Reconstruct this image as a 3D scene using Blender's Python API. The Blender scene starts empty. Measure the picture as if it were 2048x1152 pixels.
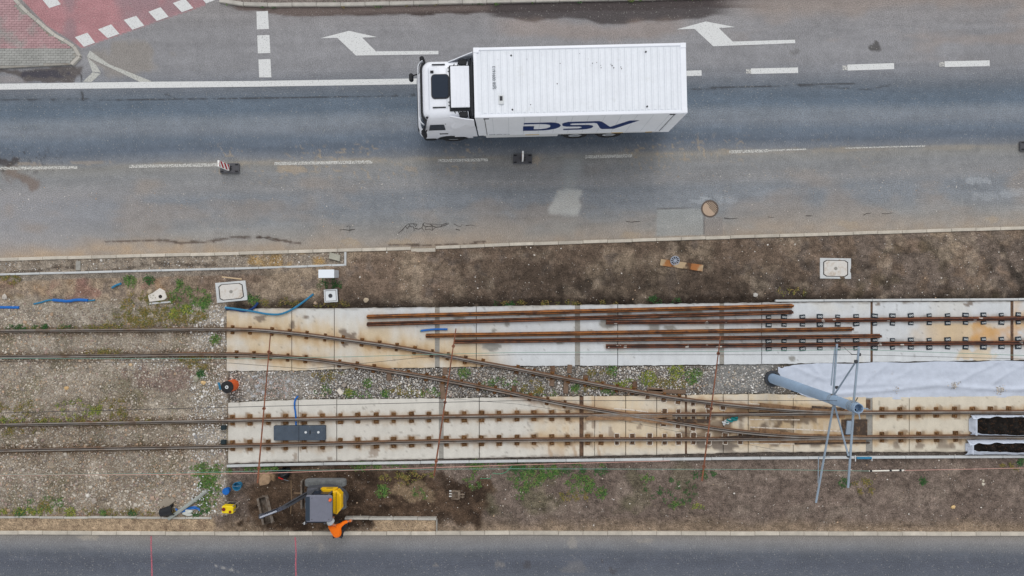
import bpy, bmesh, math, random
import numpy as np
from mathutils import Vector, Matrix

# ------------------------------------------------------------------ camera, light, exposure
SC = bpy.context.scene
COL = SC.collection
H = 28.15                      # camera height above the road, metres
F = 24.0 / 36.0 * 2048         # focal length in pixels of the 2048 px wide photograph
cam = bpy.data.objects.new("camera", bpy.data.cameras.new("camera"))
COL.objects.link(cam)
cam.location = (0, 0, H)
cam.rotation_euler = (0, 0, 0)
cam.data.lens = 24.0
cam.data.sensor_width = 36.0
cam.data.clip_end = 2000
SC.camera = cam

SUN_EL, SUN_AZ = math.radians(56), math.radians(5)      # azimuth clockwise from +Y (top of the picture)
world = bpy.data.worlds.new("World")
SC.world = world
world.use_nodes = True
wn = world.node_tree.nodes
wl = world.node_tree.links
sky = wn.new("ShaderNodeTexSky")
sky.sky_type = 'NISHITA'
sky.sun_disc = False
sky.sun_elevation = SUN_EL
sky.sun_rotation = SUN_AZ
sky.air_density = 1.0
sky.dust_density = 0.0
sky.ozone_density = 1.0
hs = wn.new("ShaderNodeHueSaturation")
hs.inputs["Saturation"].default_value = 0.10           # cloud cover: the sky light is nearly grey
wl.new(sky.outputs[0], hs.inputs["Color"])
wl.new(hs.outputs[0], wn["Background"].inputs[0])
wn["Background"].inputs[1].default_value = 0.15
sun = bpy.data.objects.new("sun", bpy.data.lights.new("sun", 'SUN'))
COL.objects.link(sun)
sun.data.energy = 0.85
sun.data.angle = math.radians(30)
sun.data.color = (1.0, 0.965, 0.92)
d = Vector((math.sin(SUN_AZ) * math.cos(SUN_EL), math.cos(SUN_AZ) * math.cos(SUN_EL), math.sin(SUN_EL)))
sun.rotation_euler = d.to_track_quat('Z', 'Y').to_euler()
sun.location = (0, 0, 40)
SC.view_settings.view_transform = 'Standard'
SC.view_settings.look = 'None'
SC.view_settings.gamma = 1
SC.view_settings.use_curve_mapping = False
SC.view_settings.exposure = 0.41

rng = np.random.default_rng(7)
random.seed(7)

# ------------------------------------------------------------------ helpers
def P(px, py, z=0.0):
    """photo pixel -> world point at height z"""
    s = (H - z) / F
    return Vector(((px - 1024) * s, -(py - 576) * s, z))
S0 = H / F

def lin(r, g, b):
    f = lambda c: (c / 255 / 12.92) if c / 255 <= 0.04045 else ((c / 255 + 0.055) / 1.055) ** 2.4
    return np.array([f(r), f(g), f(b)])

_tab = rng.random((8, 256, 256))
def vnoise(x, y, seed=0):
    t = _tab[seed % 8]
    off = seed * 17.37
    x = np.asarray(x, float) + off
    y = np.asarray(y, float) - off * 0.7
    xi = np.floor(x).astype(int); yi = np.floor(y).astype(int)
    fx = x - xi; fy = y - yi
    fx = fx * fx * (3 - 2 * fx); fy = fy * fy * (3 - 2 * fy)
    a = t[xi & 255, yi & 255]; b = t[(xi + 1) & 255, yi & 255]
    c = t[xi & 255, (yi + 1) & 255]; e = t[(xi + 1) & 255, (yi + 1) & 255]
    return (a * (1 - fx) + b * fx) * (1 - fy) + (c * (1 - fx) + e * fx) * fy
def fbm(x, y, scale, octv=4, seed=0, gain=0.5):
    """scale = size of the largest feature in pixels; returns about -1..1"""
    v = 0; a = 1; tot = 0
    for o in range(octv):
        v = v + a * (vnoise(x / scale * 2 ** o, y / scale * 2 ** o, seed + o) - 0.5) * 2
        tot += a; a *= gain
    return v / tot * 1.6
def sstep(a, b, x):
    t = np.clip((x - a) / (b - a), 0, 1)
    return t * t * (3 - 2 * t)
def blend(col, c, m):
    m = np.clip(m, 0, 1)[..., None]
    return col * (1 - m) + np.asarray(c) * m
def line(pts):
    xs = [p[0] for p in pts]; ys = [p[1] for p in pts]
    def f(x):
        x = np.asarray(x, float)
        r = np.interp(x, xs, ys)
        r = np.where(x < xs[0], ys[0] + (x - xs[0]) * (ys[1] - ys[0]) / (xs[1] - xs[0]), r)
        return np.where(x > xs[-1], ys[-1] + (x - xs[-1]) * (ys[-1] - ys[-2]) / (xs[-1] - xs[-2]), r)
    return f
def polymask(x, y, poly, soft=2.0):
    """about 1 inside polygon with soft edge in px"""
    poly = np.asarray(poly, float)
    inside = np.zeros(x.shape, bool)
    dist = np.full(x.shape, 1e9)
    n = len(poly)
    for i in range(n):
        x0, y0 = poly[i]; x1, y1 = poly[(i + 1) % n]
        c = ((y0 > y) != (y1 > y)) & (x < (x1 - x0) * (y - y0) / ((y1 - y0) if y1 != y0 else 1e-9) + x0)
        inside ^= c
        dx, dy = x1 - x0, y1 - y0
        t = np.clip(((x - x0) * dx + (y - y0) * dy) / (dx * dx + dy * dy + 1e-9), 0, 1)
        dist = np.minimum(dist, np.hypot(x - x0 - t * dx, y - y0 - t * dy))
    sd = np.where(inside, dist, -dist)
    return sstep(-soft, soft, sd)
def segdist(x, y, pts):
    dist = np.full(np.shape(x), 1e9)
    for (x0, y0), (x1, y1) in zip(pts[:-1], pts[1:]):
        dx, dy = x1 - x0, y1 - y0
        t = np.clip(((x - x0) * dx + (y - y0) * dy) / (dx * dx + dy * dy + 1e-9), 0, 1)
        dist = np.minimum(dist, np.hypot(x - x0 - t * dx, y - y0 - t * dy))
    return dist
def blob(x, y, cx, cy, rx, ry=None, k=0.35, seed=0):
    ry = ry or rx
    r = np.hypot((x - cx) / rx, (y - cy) / ry) + k * fbm(x, y, max(6, min(rx, ry)), 3, seed)
    return sstep(1.15, 0.75, r)

# ---- materials
MATS = {}
def mat(name, col='attr', rough=0.8, metal=0.0, grain=None, blotch=None, bump=None, spec=0.3, dark=None, obj_var=0.0,
        speck=None, alpha=None, trans=0.0, coat=0.0, emit=None):
    """procedural material: colour (constant or the Col attribute) x fine grain x larger blotches, bump"""
    if name in MATS: return MATS[name]
    m = bpy.data.materials.new(name); m.use_nodes = True
    nt = m.node_tree; N = nt.nodes; L = nt.links
    b = N["Principled BSDF"]
    geo = N.new("ShaderNodeNewGeometry")
    tc = N.new("ShaderNodeTexCoord")
    vec = geo.outputs["Position"]
    if col == 'attr':
        a = N.new("ShaderNodeAttribute"); a.attribute_name = "Col"; c = a.outputs["Color"]
    else:
        a = N.new("ShaderNodeRGB"); a.outputs[0].default_value = (*lin(*col), 1); c = a.outputs[0]
    def noise(scale, detail=3, rgh=0.55):
        n = N.new("ShaderNodeTexNoise"); n.inputs["Scale"].default_value = scale
        n.inputs["Detail"].default_value = detail; n.inputs["Roughness"].default_value = rgh
        L.new(vec, n.inputs["Vector"]); return n.outputs["Fac"]
    def mul(c, fac, amt, lo=0.3, hi=0.7):
        mr = N.new("ShaderNodeMapRange"); L.new(fac, mr.inputs[0])
        mr.inputs[1].default_value = lo; mr.inputs[2].default_value = hi
        mr.inputs[3].default_value = 1 - amt; mr.inputs[4].default_value = 1 + amt
        mx = N.new("ShaderNodeMix"); mx.data_type = 'RGBA'; mx.blend_type = 'MULTIPLY'; mx.inputs[0].default_value = 1
        L.new(c, mx.inputs[6]); L.new(mr.outputs[0], mx.inputs[7]); return mx.outputs[2]
    def mixc(c, fac, c2, lo, hi, amt=1.0):
        mr = N.new("ShaderNodeMapRange"); L.new(fac, mr.inputs[0])
        mr.inputs[1].default_value = lo; mr.inputs[2].default_value = hi
        mr.inputs[3].default_value = 0; mr.inputs[4].default_value = amt
        mx = N.new("ShaderNodeMix"); mx.data_type = 'RGBA'
        L.new(mr.outputs[0], mx.inputs[0]); L.new(c, mx.inputs[6]); mx.inputs[7].default_value = (*lin(*c2), 1)
        return mx.outputs[2]
    if dark:      # second colour in patches: (rgb, scale, lo, hi)
        c = mixc(c, noise(dark[1], 5, 0.65), dark[0], dark[2], dark[3])
    if blotch: c = mul(c, noise(blotch[0], 4), blotch[1])
    if grain: c = mul(c, noise(grain[0], 4, 0.7), grain[1])
    if speck:     # (rgb, scale, threshold)
        v = N.new("ShaderNodeTexVoronoi"); v.inputs["Scale"].default_value = speck[1]; L.new(vec, v.inputs["Vector"])
        sx = N.new("ShaderNodeSeparateColor"); L.new(v.outputs["Color"], sx.inputs[0])
        c = mixc(c, sx.outputs[0], speck[0], speck[2], speck[2] + 0.02, speck[3] if len(speck) > 3 else 0.7)
    if obj_var:
        oi = N.new("ShaderNodeObjectInfo"); c = mul(c, oi.outputs["Random"], obj_var, 0, 1)
    L.new(c, b.inputs["Base Color"])
    b.inputs["Roughness"].default_value = rough
    b.inputs["Metallic"].default_value = metal
    b.inputs["Specular IOR Level"].default_value = spec
    if coat: b.inputs["Coat Weight"].default_value = coat
    if trans: b.inputs["Transmission Weight"].default_value = trans
    if emit: b.inputs["Emission Color"].default_value = (*lin(*emit), 1); b.inputs["Emission Strength"].default_value = 1
    if bump:
        bn = N.new("ShaderNodeBump"); bn.inputs["Strength"].default_value = bump[1]; bn.inputs["Distance"].default_value = bump[2]
        L.new(noise(bump[0], 5, 0.65), bn.inputs["Height"]); L.new(bn.outputs[0], b.inputs["Normal"])
    if alpha:     # worn paint: (scale, lo, hi)
        mr = N.new("ShaderNodeMapRange"); L.new(noise(alpha[0], 6, 0.75), mr.inputs[0])
        mr.inputs[1].default_value = alpha[1]; mr.inputs[2].default_value = alpha[2]
        L.new(mr.outputs[0], b.inputs["Alpha"])
    MATS[name] = m
    return m

asphalt = mat("asphalt", rough=0.86, grain=(24, 0.42), blotch=(2.2, 0.07), bump=(45, 0.35, 0.01), spec=0.25, speck=((168, 166, 160), 30, 0.97, 0.4))
earth = mat("earth", rough=0.95, grain=(22, 0.7), blotch=(5, 0.26), bump=(20, 1.0, 0.05), spec=0.15)
stone = mat("stone", rough=0.9, grain=(60, 0.12), spec=0.2)
concrete = mat("concrete", rough=0.85, grain=(20, 0.07), blotch=(3, 0.05), bump=(40, 0.25, 0.006), spec=0.25)
kerbmat = mat("kerb_concrete", (176, 172, 164), 0.85, grain=(22, 0.12), blotch=(3, 0.14), bump=(40, 0.3, 0.006), obj_var=0.1)
kerbsand = mat("dusty_kerb_concrete", (188, 180, 167), 0.88, grain=(22, 0.14), blotch=(3, 0.14), bump=(40, 0.3, 0.006), obj_var=0.1)
newconc = mat("pale_concrete", (190, 192, 192), 0.8, grain=(22, 0.08), blotch=(2.5, 0.1), bump=(40, 0.2, 0.005), obj_var=0.05)
greyconc = mat("grey_concrete", (150, 147, 140), 0.85, grain=(18, 0.14), blotch=(3, 0.16), bump=(30, 0.4, 0.01), dark=((120, 105, 90), 3, 0.55, 0.75))
rust = mat("rust", (122, 78, 52), 0.8, grain=(30, 0.25), blotch=(2.0, 0.25), dark=((76, 52, 42), 3.2, 0.42, 0.62), bump=(60, 0.3, 0.004), obj_var=0.12)
rustbright = mat("orange_rust", (140, 90, 48), 0.8, grain=(30, 0.25), blotch=(2.0, 0.2), dark=((80, 54, 42), 2.4, 0.45, 0.65), bump=(60, 0.3, 0.004), obj_var=0.12)
rustdull = mat("brown_rust", (108, 84, 66), 0.85, grain=(26, 0.25), dark=((72, 56, 46), 5, 0.45, 0.65), bump=(60, 0.3, 0.004))
steel = mat("worn_steel", (140, 134, 128), 0.5, 0.35, grain=(30, 0.14), blotch=(1.2, 0.2), dark=((118, 96, 78), 1.6, 0.46, 0.7))
groove = mat("rail_groove_dark", (70, 60, 52), 0.9, grain=(20, 0.2))  # groove coloured darker than the running surface
railside = mat("rail_side", (116, 88, 68), 0.85, grain=(26, 0.25), blotch=(2, 0.2))
timber = mat("old_timber", (118, 98, 82), 0.9, grain=(30, 0.25), blotch=(5, 0.2), bump=(40, 0.5, 0.01))
paint = mat("road_paint", (212, 213, 212), 0.7, grain=(18, 0.08), alpha=(26, 0.36, 0.42))
paintworn = mat("worn_road_paint", (202, 201, 196), 0.8, grain=(18, 0.1), alpha=(22, 0.43, 0.53))
paintgrey = mat("grey_road_paint", (184, 184, 178), 0.8, grain=(18, 0.1), alpha=(22, 0.36, 0.46))
pinkpaint = mat("pink_spray_paint", (196, 104, 118), 0.8, alpha=(40, 0.42, 0.52))
whitespray = mat("white_spray_paint", (226, 220, 212), 0.8, alpha=(60, 0.4, 0.5))
crackm = mat("crack_dark", (52, 46, 42), 0.95)
white = mat("white_truck_paint", (230, 233, 240), 0.35, spec=0.5, blotch=(1.2, 0.025), grain=(14, 0.02), coat=0.2)
whitep = mat("white_panel_paint", (226, 230, 236), 0.5, spec=0.4, blotch=(1.5, 0.03), grain=(12, 0.03), dark=((206, 208, 208), 1.7, 0.62, 0.85))
offwhite = mat("off_white_plastic", (205, 208, 210), 0.6, grain=(20, 0.05))
black = mat("black_plastic", (30, 32, 36), 0.6, grain=(20, 0.15))
rubber = mat("black_rubber", (42, 42, 44), 0.9, grain=(25, 0.2), blotch=(6, 0.2))
dustrubber = mat("dusty_rubber", (116, 118, 118), 0.9, grain=(25, 0.2), blotch=(6, 0.2))
glass = mat("dark_glass", (34, 44, 58), 0.12, spec=0.3)
chassis = mat("chassis_grey", (58, 60, 64), 0.7, grain=(20, 0.2))
alu = mat("aluminium", (186, 190, 194), 0.4, 0.7, grain=(20, 0.08))
navy = mat("navy_lettering", (16, 44, 98), 0.5)
darkink = mat("dark_lettering", (52, 64, 76), 0.6)
yellowtape = mat("yellow_marker", (190, 160, 96), 0.6)
digyellow = mat("machine_yellow", (228, 178, 12), 0.45, blotch=(4, 0.06), grain=(20, 0.06))
diggrey = mat("machine_grey", (112, 114, 126), 0.55, blotch=(3, 0.05), grain=(24, 0.05))
digdark = mat("machine_charcoal", (74, 76, 82), 0.6, grain=(24, 0.1), blotch=(4, 0.15))
dirtysteel = mat("dirty_steel", (128, 118, 108), 0.6, 0.3, grain=(24, 0.2), dark=((88, 72, 58), 6, 0.45, 0.65))
chrome = mat("chrome", (206, 212, 226), 0.3, 0.3)
orange = mat("hi_vis_orange", (250, 118, 6), 0.8, grain=(12, 0.06))
trousers = mat("dark_trousers", (48, 50, 56), 0.9, grain=(20, 0.2))
skin = mat("skin", (186, 130, 104), 0.7)
orangepl = mat("orange_plastic", (208, 92, 42), 0.55, blotch=(6, 0.08))
amber = mat("amber_lamp", (226, 92, 28), 0.3, spec=0.6)
galv = mat("galvanised_steel", (142, 156, 170), 0.55, 0.1, grain=(20, 0.07), blotch=(2, 0.08))
pole_grey = mat("pole_blue_grey", (146, 168, 192), 0.5, grain=(20, 0.05), blotch=(2, 0.06))
wirem = mat("dark_wire", (52, 52, 54), 0.6)
wireg = mat("green_wire", (112, 148, 134), 0.6)
wirep = mat("pink_wire", (196, 150, 138), 0.6)
blue = mat("blue_plastic", (20, 98, 176), 0.45, blotch=(8, 0.12))
bluedull = mat("dull_blue_plastic", (44, 116, 152), 0.5, blotch=(8, 0.12))
redm = mat("traffic_red", (170, 26, 36), 0.5)
whiteref = mat("reflective_white", (222, 218, 208), 0.5)
fabric = mat("white_geotextile", (190, 197, 210), 0.95, grain=(30, 0.04), blotch=(4, 0.06), bump=(14, 0.3, 0.03), dark=((160, 156, 152), 2.2, 0.66, 0.8))
compost = mat("black_compost", (24, 20, 17), 0.98, grain=(24, 0.5), speck=((74, 52, 36), 22, 0.86, 0.6), bump=(20, 1.0, 0.05))
leaf = mat("leaf", rough=0.7, grain=(40, 0.15), spec=0.3)
bluegrey = mat("box_blue_grey", (70, 80, 92), 0.65, grain=(24, 0.12), blotch=(4, 0.12), dark=((110, 108, 102), 9, 0.62, 0.75))
paver_red = mat("red_paver", (170, 138, 140), 0.9, grain=(24, 0.12), blotch=(1.6, 0.1), dark=((158, 150, 147), 1.3, 0.5, 0.66), obj_var=0.07)
paver_grey = mat("grey_paver", (154, 154, 150), 0.9, grain=(24, 0.12), blotch=(1.6, 0.12), obj_var=0.07)
plastic_sheet = mat("clear_plastic_sheet", (200, 204, 208), 0.35, alpha=(3.2, 0.5, 0.66), bump=(20, 0.8, 0.03))
teal = mat("teal_cloth", (34, 124, 126), 0.9, grain=(24, 0.2))
blackbag = mat("black_plastic_bag", (18, 20, 24), 0.35, bump=(10, 0.8, 0.04))
silver = mat("silver_trim", (176, 182, 194), 0.3, 0.6)

# ---- mesh building
class MB:
    def __init__(s): s.v = []; s.f = []; s.m = []
    def add(s, vs, fs, m=0):
        o = len(s.v); s.v += [tuple(v) for v in vs]
        s.f += [tuple(i + o for i in f) for f in fs]; s.m += [m] * len(fs); return s
    def box(s, c, size, c_=0.0, rz=0.0, m=0, M=None):
        """chamfered box, centre c"""
        hx, hy, hz = size[0] / 2, size[1] / 2, size[2] / 2
        k = min(c_, hx * .9, hy * .9, hz * .9)
        R = M or Matrix.Rotation(rz, 3, 'Z'); c = Vector(c)
        if k <= 0:
            vs = [(x * hx, y * hy, z * hz) for z in (-1, 1) for y in (-1, 1) for x in (-1, 1)]
            fs = [(0, 2, 3, 1), (4, 5, 7, 6), (0, 1, 5, 4), (2, 6, 7, 3), (0, 4, 6, 2), (1, 3, 7, 5)]
        else:
            vs = []; idx = {}
            for z in (-1, 1):
                for y in (-1, 1):
                    for x in (-1, 1):
                        for a in range(3):
                            q = [x * (hx - k), y * (hy - k), z * (hz - k)]
                            q[a] = (x, y, z)[a] * (hx, hy, hz)[a]
                            idx[(x, y, z, a)] = len(vs); vs.append(tuple(q))
            fs = []
            for a in range(3):
                u, w = (a + 1) % 3, (a + 2) % 3
                for sg in (-1, 1):
                    q = []
                    for du, dw in ((-1, -1), (1, -1), (1, 1), (-1, 1)):
                        t = [0, 0, 0]; t[a] = sg; t[u] = du; t[w] = dw; q.append(idx[(*t, a)])
                    fs.append(tuple(q) if sg > 0 else tuple(q[::-1]))
                # chamfer along axis a
                for su in (-1, 1):
                    for sw in (-1, 1):
                        t0 = [0, 0, 0]; t0[u] = su; t0[w] = sw; t0[a] = -1
                        t1 = list(t0); t1[a] = 1
                        q = (idx[(*t0, u)], idx[(*t1, u)], idx[(*t1, w)], idx[(*t0, w)])
                        fs.append(q if su * sw < 0 else q[::-1])
            for x in (-1, 1):
                for y in (-1, 1):
                    for z in (-1, 1):
                        q = (idx[(x, y, z, 0)], idx[(x, y, z, 1)], idx[(x, y, z, 2)])
                        fs.append(q if x * y * z > 0 else q[::-1])
        return s.add([c + R @ Vector(v) for v in vs], fs, m)
    def prism(s, poly, z0, z1, m=0, bev=0.0):
        """poly counter-clockwise in xy"""
        n = len(poly); a = sum(poly[i][0] * poly[(i + 1) % n][1] - poly[(i + 1) % n][0] * poly[i][1] for i in range(n))
        if a < 0: poly = poly[::-1]
        if bev:
            cx = sum(p[0] for p in poly) / n; cy = sum(p[1] for p in poly) / n
            inn = []
            for p in poly:
                dx, dy = cx - p[0], cy - p[1]; l = math.hypot(dx, dy) or 1
                inn.append((p[0] + dx / l * bev * 1.3, p[1] + dy / l * bev * 1.3))
            rings = [[(x, y, z0) for x, y in poly], [(x, y, z1 - bev) for x, y in poly], [(x, y, z1) for x, y in inn]]
        else:
            rings = [[(x, y, z0) for x, y in poly], [(x, y, z1) for x, y in poly]]
        vs = sum(rings, []); fs = []
        for r in range(len(rings) - 1):
            for i in range(n):
                j = (i + 1) % n
                fs.append((r * n + i, r * n + j, (r + 1) * n + j, (r + 1) * n + i))
        fs.append(tuple((len(rings) - 1) * n + i for i in range(n))); fs.append(tuple(range(n))[::-1])
        return s.add(vs, fs, m)
    def tube(s, pts, r, n=8, m=0, caps=True):
        pts = [Vector(p) for p in pts]; k = len(pts)
        rs = r if isinstance(r, (list, tuple)) else [r] * k
        vs = []
        for i, p in enumerate(pts):
            t = (pts[min(i + 1, k - 1)] - pts[max(i - 1, 0)]).normalized()
            up = Vector((0, 0, 1)) if abs(t.z) < 0.95 else Vector((1, 0, 0))
            a = t.cross(up).normalized(); b = a.cross(t).normalized()
            for j in range(n):
                w = 2 * math.pi * j / n
                vs.append(p + (a * math.cos(w) + b * math.sin(w)) * rs[i])
        fs = []
        for i in range(k - 1):
            for j in range(n):
                q = (j + 1) % n
                fs.append((i * n + j, i * n + q, (i + 1) * n + q, (i + 1) * n + j)[::-1])
        if caps: fs += [tuple(range(n)), tuple((k - 1) * n + j for j in range(n))[::-1]]
        return s.add(vs, fs, m)
    def lathe(s, prof, c=(0, 0, 0), n=20, m=0, M=None):
        """prof: list of (r, z); closed with caps when r ends at 0"""
        c = Vector(c); vs = []; R = M or Matrix.Identity(3)
        for r, z in prof:
            for j in range(n):
                w = 2 * math.pi * j / n
                vs.append(c + R @ Vector((r * math.cos(w), r * math.sin(w), z)))
        fs = []
        for i in range(len(prof) - 1):
            for j in range(n):
                q = (j + 1) % n
                fs.append((i * n + j, i * n + q, (i + 1) * n + q, (i + 1) * n + j))
        return s.add(vs, fs, m)
    def disc(s, c, r, z0, z1, n=20, m=0, bev=0.0):
        return s.prism([(c[0] + r * math.cos(2 * math.pi * i / n), c[1] + r * math.sin(2 * math.pi * i / n)) for i in range(n)], z0, z1, m, bev)
    def mesh(s, name, mats, smooth=False):
        me = bpy.data.meshes.new(name); me.from_pydata(s.v, [], s.f)
        mats = mats if isinstance(mats, (list, tuple)) else [mats]
        for q in mats: me.materials.append(q)
        if len(mats) > 1: me.polygons.foreach_set("material_index", s.m)
        if smooth:
            me.polygons.foreach_set("use_smooth", [True] * len(me.polygons))
            try: me.set_sharp_from_angle(angle=math.radians(40))
            except Exception: pass
        me.update(); return me
    def build(s, name, mats, parent=None, smooth=False, loc=None, rz=0.0):
        return link(name, s.mesh(name, mats, smooth), parent, loc, rz)

def link(name, me, parent=None, loc=None, rz=0.0):
    o = bpy.data.objects.new(name, me); COL.objects.link(o)
    if parent is not None: o.parent = parent
    if loc is not None: o.location = loc
    if rz: o.rotation_euler = (0, 0, rz)
    return o
def empty(name, loc=(0, 0, 0), rz=0.0):
    o = link(name, None, None, loc, rz); o.empty_display_size = 0.3; return o
def tag(o, label, cat, group=None):
    o["label"] = label; o["category"] = cat
    if group: o["group"] = group
    return o
def thing(name, label, cat, loc=(0, 0, 0), rz=0.0, group=None):
    return tag(empty(name, loc, rz), label, cat, group)
def struct(o):
    o["kind"] = "structure"; return o
def stuff(o, label=None, cat=None):
    o["kind"] = "stuff"
    if label: o["label"] = label
    if cat: o["category"] = cat
    return o
def npmesh(name, V, Fq, mats, cols=None, smooth=False):
    """fast mesh: V (n,3), Fq (m,k) one face size"""
    me = bpy.data.meshes.new(name); V = np.asarray(V, np.float32); Fq = np.asarray(Fq, np.int32)
    me.vertices.add(len(V)); me.vertices.foreach_set("co", V.ravel())
    me.loops.add(Fq.size); me.loops.foreach_set("vertex_index", Fq.ravel())
    me.polygons.add(len(Fq)); me.polygons.foreach_set("loop_start", np.arange(0, Fq.size, Fq.shape[1], dtype=np.int32))
    me.update(calc_edges=True)
    for q in (mats if isinstance(mats, (list, tuple)) else [mats]): me.materials.append(q)
    if cols is not None:
        a = me.color_attributes.new("Col", 'FLOAT_COLOR', 'POINT')
        c = np.ones((len(V), 4), np.float32); c[:, :3] = np.clip(cols, 0.002, 0.95); a.data.foreach_set("color", c.ravel())
    me.polygons.foreach_set("use_smooth", np.full(len(Fq), smooth))
    return me
def strip(name, xs, top, bot, nv, zf, cf, m, parent=None, skirt=0.0, origin=None, smooth=True):
    """sheet between two pixel polylines; zf(px,py)->height, cf(px,py)->colour"""
    xs = np.asarray(xs, float); nx = len(xs)
    t = np.linspace(0, 1, nv + 1) if np.isscalar(nv) else np.asarray(nv)
    nr = len(t)
    X = np.repeat(xs[:, None], nr, 1)
    Y = top(xs)[:, None] * (1 - t) + bot(xs)[:, None] * t
    Z = zf(X, Y) if callable(zf) else np.full(X.shape, float(zf))
    C = cf(X, Y)
    V = np.stack([(X - 1024) * S0, -(Y - 576) * S0, Z], -1).reshape(-1, 3)
    i = np.arange(nx * nr).reshape(nx, nr)
    Fq = np.stack([i[:-1, :-1], i[:-1, 1:], i[1:, 1:], i[1:, :-1]], -1).reshape(-1, 4)
    C = C.reshape(-1, 3)
    if skirt:
        ring = np.concatenate([i[:, 0], i[-1, 1:], i[-2::-1, -1], i[0, -2:0:-1]])
        low = V[ring].copy(); low[:, 2] -= skirt
        n0 = len(V); k = len(ring); V = np.vstack([V, low]); C = np.vstack([C, C[ring] * 0.8])
        a = ring; b = np.roll(ring, -1); la = n0 + np.arange(k); lb = np.roll(la, -1)
        Fq = np.vstack([Fq, np.stack([b, lb, la, a], -1)[:, ::-1]])
    if origin is not None: V = V - np.asarray(origin)
    return link(name, npmesh(name, V, Fq, m, C, smooth), parent)
def poly_sheet(name, pts, z, m, parent, hgt=0.0):
    """flat painted shape from pixel corner points, lying at height z"""
    w = [P(x, y, 0) for x, y in pts]
    a = sum(w[i].x * w[(i + 1) % len(w)].y - w[(i + 1) % len(w)].x * w[i].y for i in range(len(w)))
    if a < 0: w = w[::-1]
    me = bpy.data.meshes.new(name)
    bm = bmesh.new(); vs = [bm.verts.new((p.x, p.y, z)) for p in w]; f = bm.faces.new(vs); f.normal_update()
    bmesh.ops.triangulate(bm, faces=[f]); bm.normal_update(); bm.to_mesh(me); bm.free()
    me.materials.append(m); return link(name, me, parent)
def pts_px(pts, z):
    return [P(x, y, z) for x, y in pts]
def catmull(pts, step):
    """resample a pixel polyline smoothly"""
    pts = np.asarray(pts, float); d = np.r_[0, np.cumsum(np.hypot(*np.diff(pts, axis=0).T))]
    n = max(2, int(d[-1] / step)); q = np.linspace(0, d[-1], n + 1)
    m = np.gradient(pts, d, axis=0) if len(pts) > 2 else np.repeat((pts[1:] - pts[:1]) / d[-1], 2, 0)
    i = np.clip(np.searchsorted(d, q, 'right') - 1, 0, len(d) - 2)
    h = (d[i + 1] - d[i])[:, None]; t = ((q - d[i])[:, None]) / h
    return (2 * t**3 - 3 * t**2 + 1) * pts[i] + (t**3 - 2 * t**2 + t) * h * m[i] + (-2 * t**3 + 3 * t**2) * pts[i + 1] + (t**3 - t**2) * h * m[i + 1]
def text_mesh(name, body, size, m, parent, M, extrude=0.0):
    cu = bpy.data.curves.new(name, 'FONT'); cu.body = body; cu.size = size; cu.extrude = extrude
    cu.align_x = 'CENTER'; cu.align_y = 'CENTER'; cu.resolution_u = 3
    t = bpy.data.objects.new(name, cu); COL.objects.link(t)
    dg = bpy.context.evaluated_depsgraph_get()
    me = bpy.data.meshes.new_from_object(t.evaluated_get(dg)); bpy.data.objects.remove(t); bpy.data.curves.remove(cu)
    me.materials.clear(); me.materials.append(m); me.transform(M); me.name = name
    return link(name, me, parent)
# ------------------------------------------------------------------ layout lines (photo pixels, ground plane)
kA = line([(0, 519), (512, 506), (820, 497), (1024, 489), (1536, 472), (2048, 456)])
kD = line([(0, 1064), (512, 1066), (1024, 1065), (1536, 1066), (2048, 1067)])
edB = line([(0, 549), (512, 536), (690, 530)])
edC = line([(0, 1033), (320, 1034), (700, 1036), (872, 1037)])
sUt = line([(452, 621), (512, 617), (640, 617), (900, 614), (1024, 612), (1536, 605), (2048, 602)])
sUb = line([(453, 742), (600, 741), (700, 737), (869, 735), (1024, 732), (1280, 731), (1536, 728), (1740, 724), (2048, 720)])
sLt = line([(456, 806), (512, 803), (640, 799), (880, 797), (1024, 795), (1160, 793), (1400, 790), (1536, 788), (1740, 795), (2048, 792)])
sLb = line([(456, 927), (512, 925), (1024, 915), (1300, 910), (1536, 904), (2048, 904)])
trough = line([(453, 932), (512, 930), (1024, 922), (1536, 916), (2048, 913)])
topk = line([(430, -1), (450, 5), (480, 9), (520, 11), (700, 10), (1024, 3), (1450, -6), (2048, -26)])
T1U = [(-500, 859), (0, 850), (512, 841), (1024, 833), (1536, 829), (1760, 826.5), (2048, 825), (2550, 822)]
T1L = [(-500, 910), (0, 901), (512, 892), (1024, 881.5), (1536, 879), (1760, 876), (2048, 874), (2550, 871)]
T2U = [(-500, 666), (0, 662), (300, 660), (430, 659), (512, 661), (600, 669), (700, 682), (800, 696), (878, 710), (950, 724), (1024, 737),
       (1100, 752), (1224, 775.5), (1324, 793), (1424, 807), (1536, 818), (1600, 822.5), (1720, 826)]
T2L = [(-500, 718), (0, 714), (250, 711), (400, 709), (512, 711), (600, 717.5), (700, 730.5), (800, 746), (878, 759), (950, 772.5), (1024, 787.5),
       (1100, 804), (1200, 821.5), (1290, 836), (1400, 853.5), (1500, 866.5), (1580, 872.5), (1715, 876)]
T3U = [(1213, 645), (1448, 643.5), (1536, 642.5), (1745, 640), (2048, 637), (2550, 632)]
T3L = [(1213, 693.5), (1536, 691), (1745, 688.5), (2048, 686), (2550, 682)]
LOOSE = [[(733, 634), (1588, 612)], [(733, 649), (1587, 624.5)], [(851, 672), (1708, 658.5)], [(907, 684), (1764, 672.5)]]
T1X_U = [462, 497, 534, 569, 606, 643, 679, 714, 751, 786, 822, 857, 892, 928, 963, 998, 1034, 1068, 1104, 1136, 1768, 1804, 1841, 1877, 1914, 1950, 1986, 2023, 2059, 2095, 2131, 2167]
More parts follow.
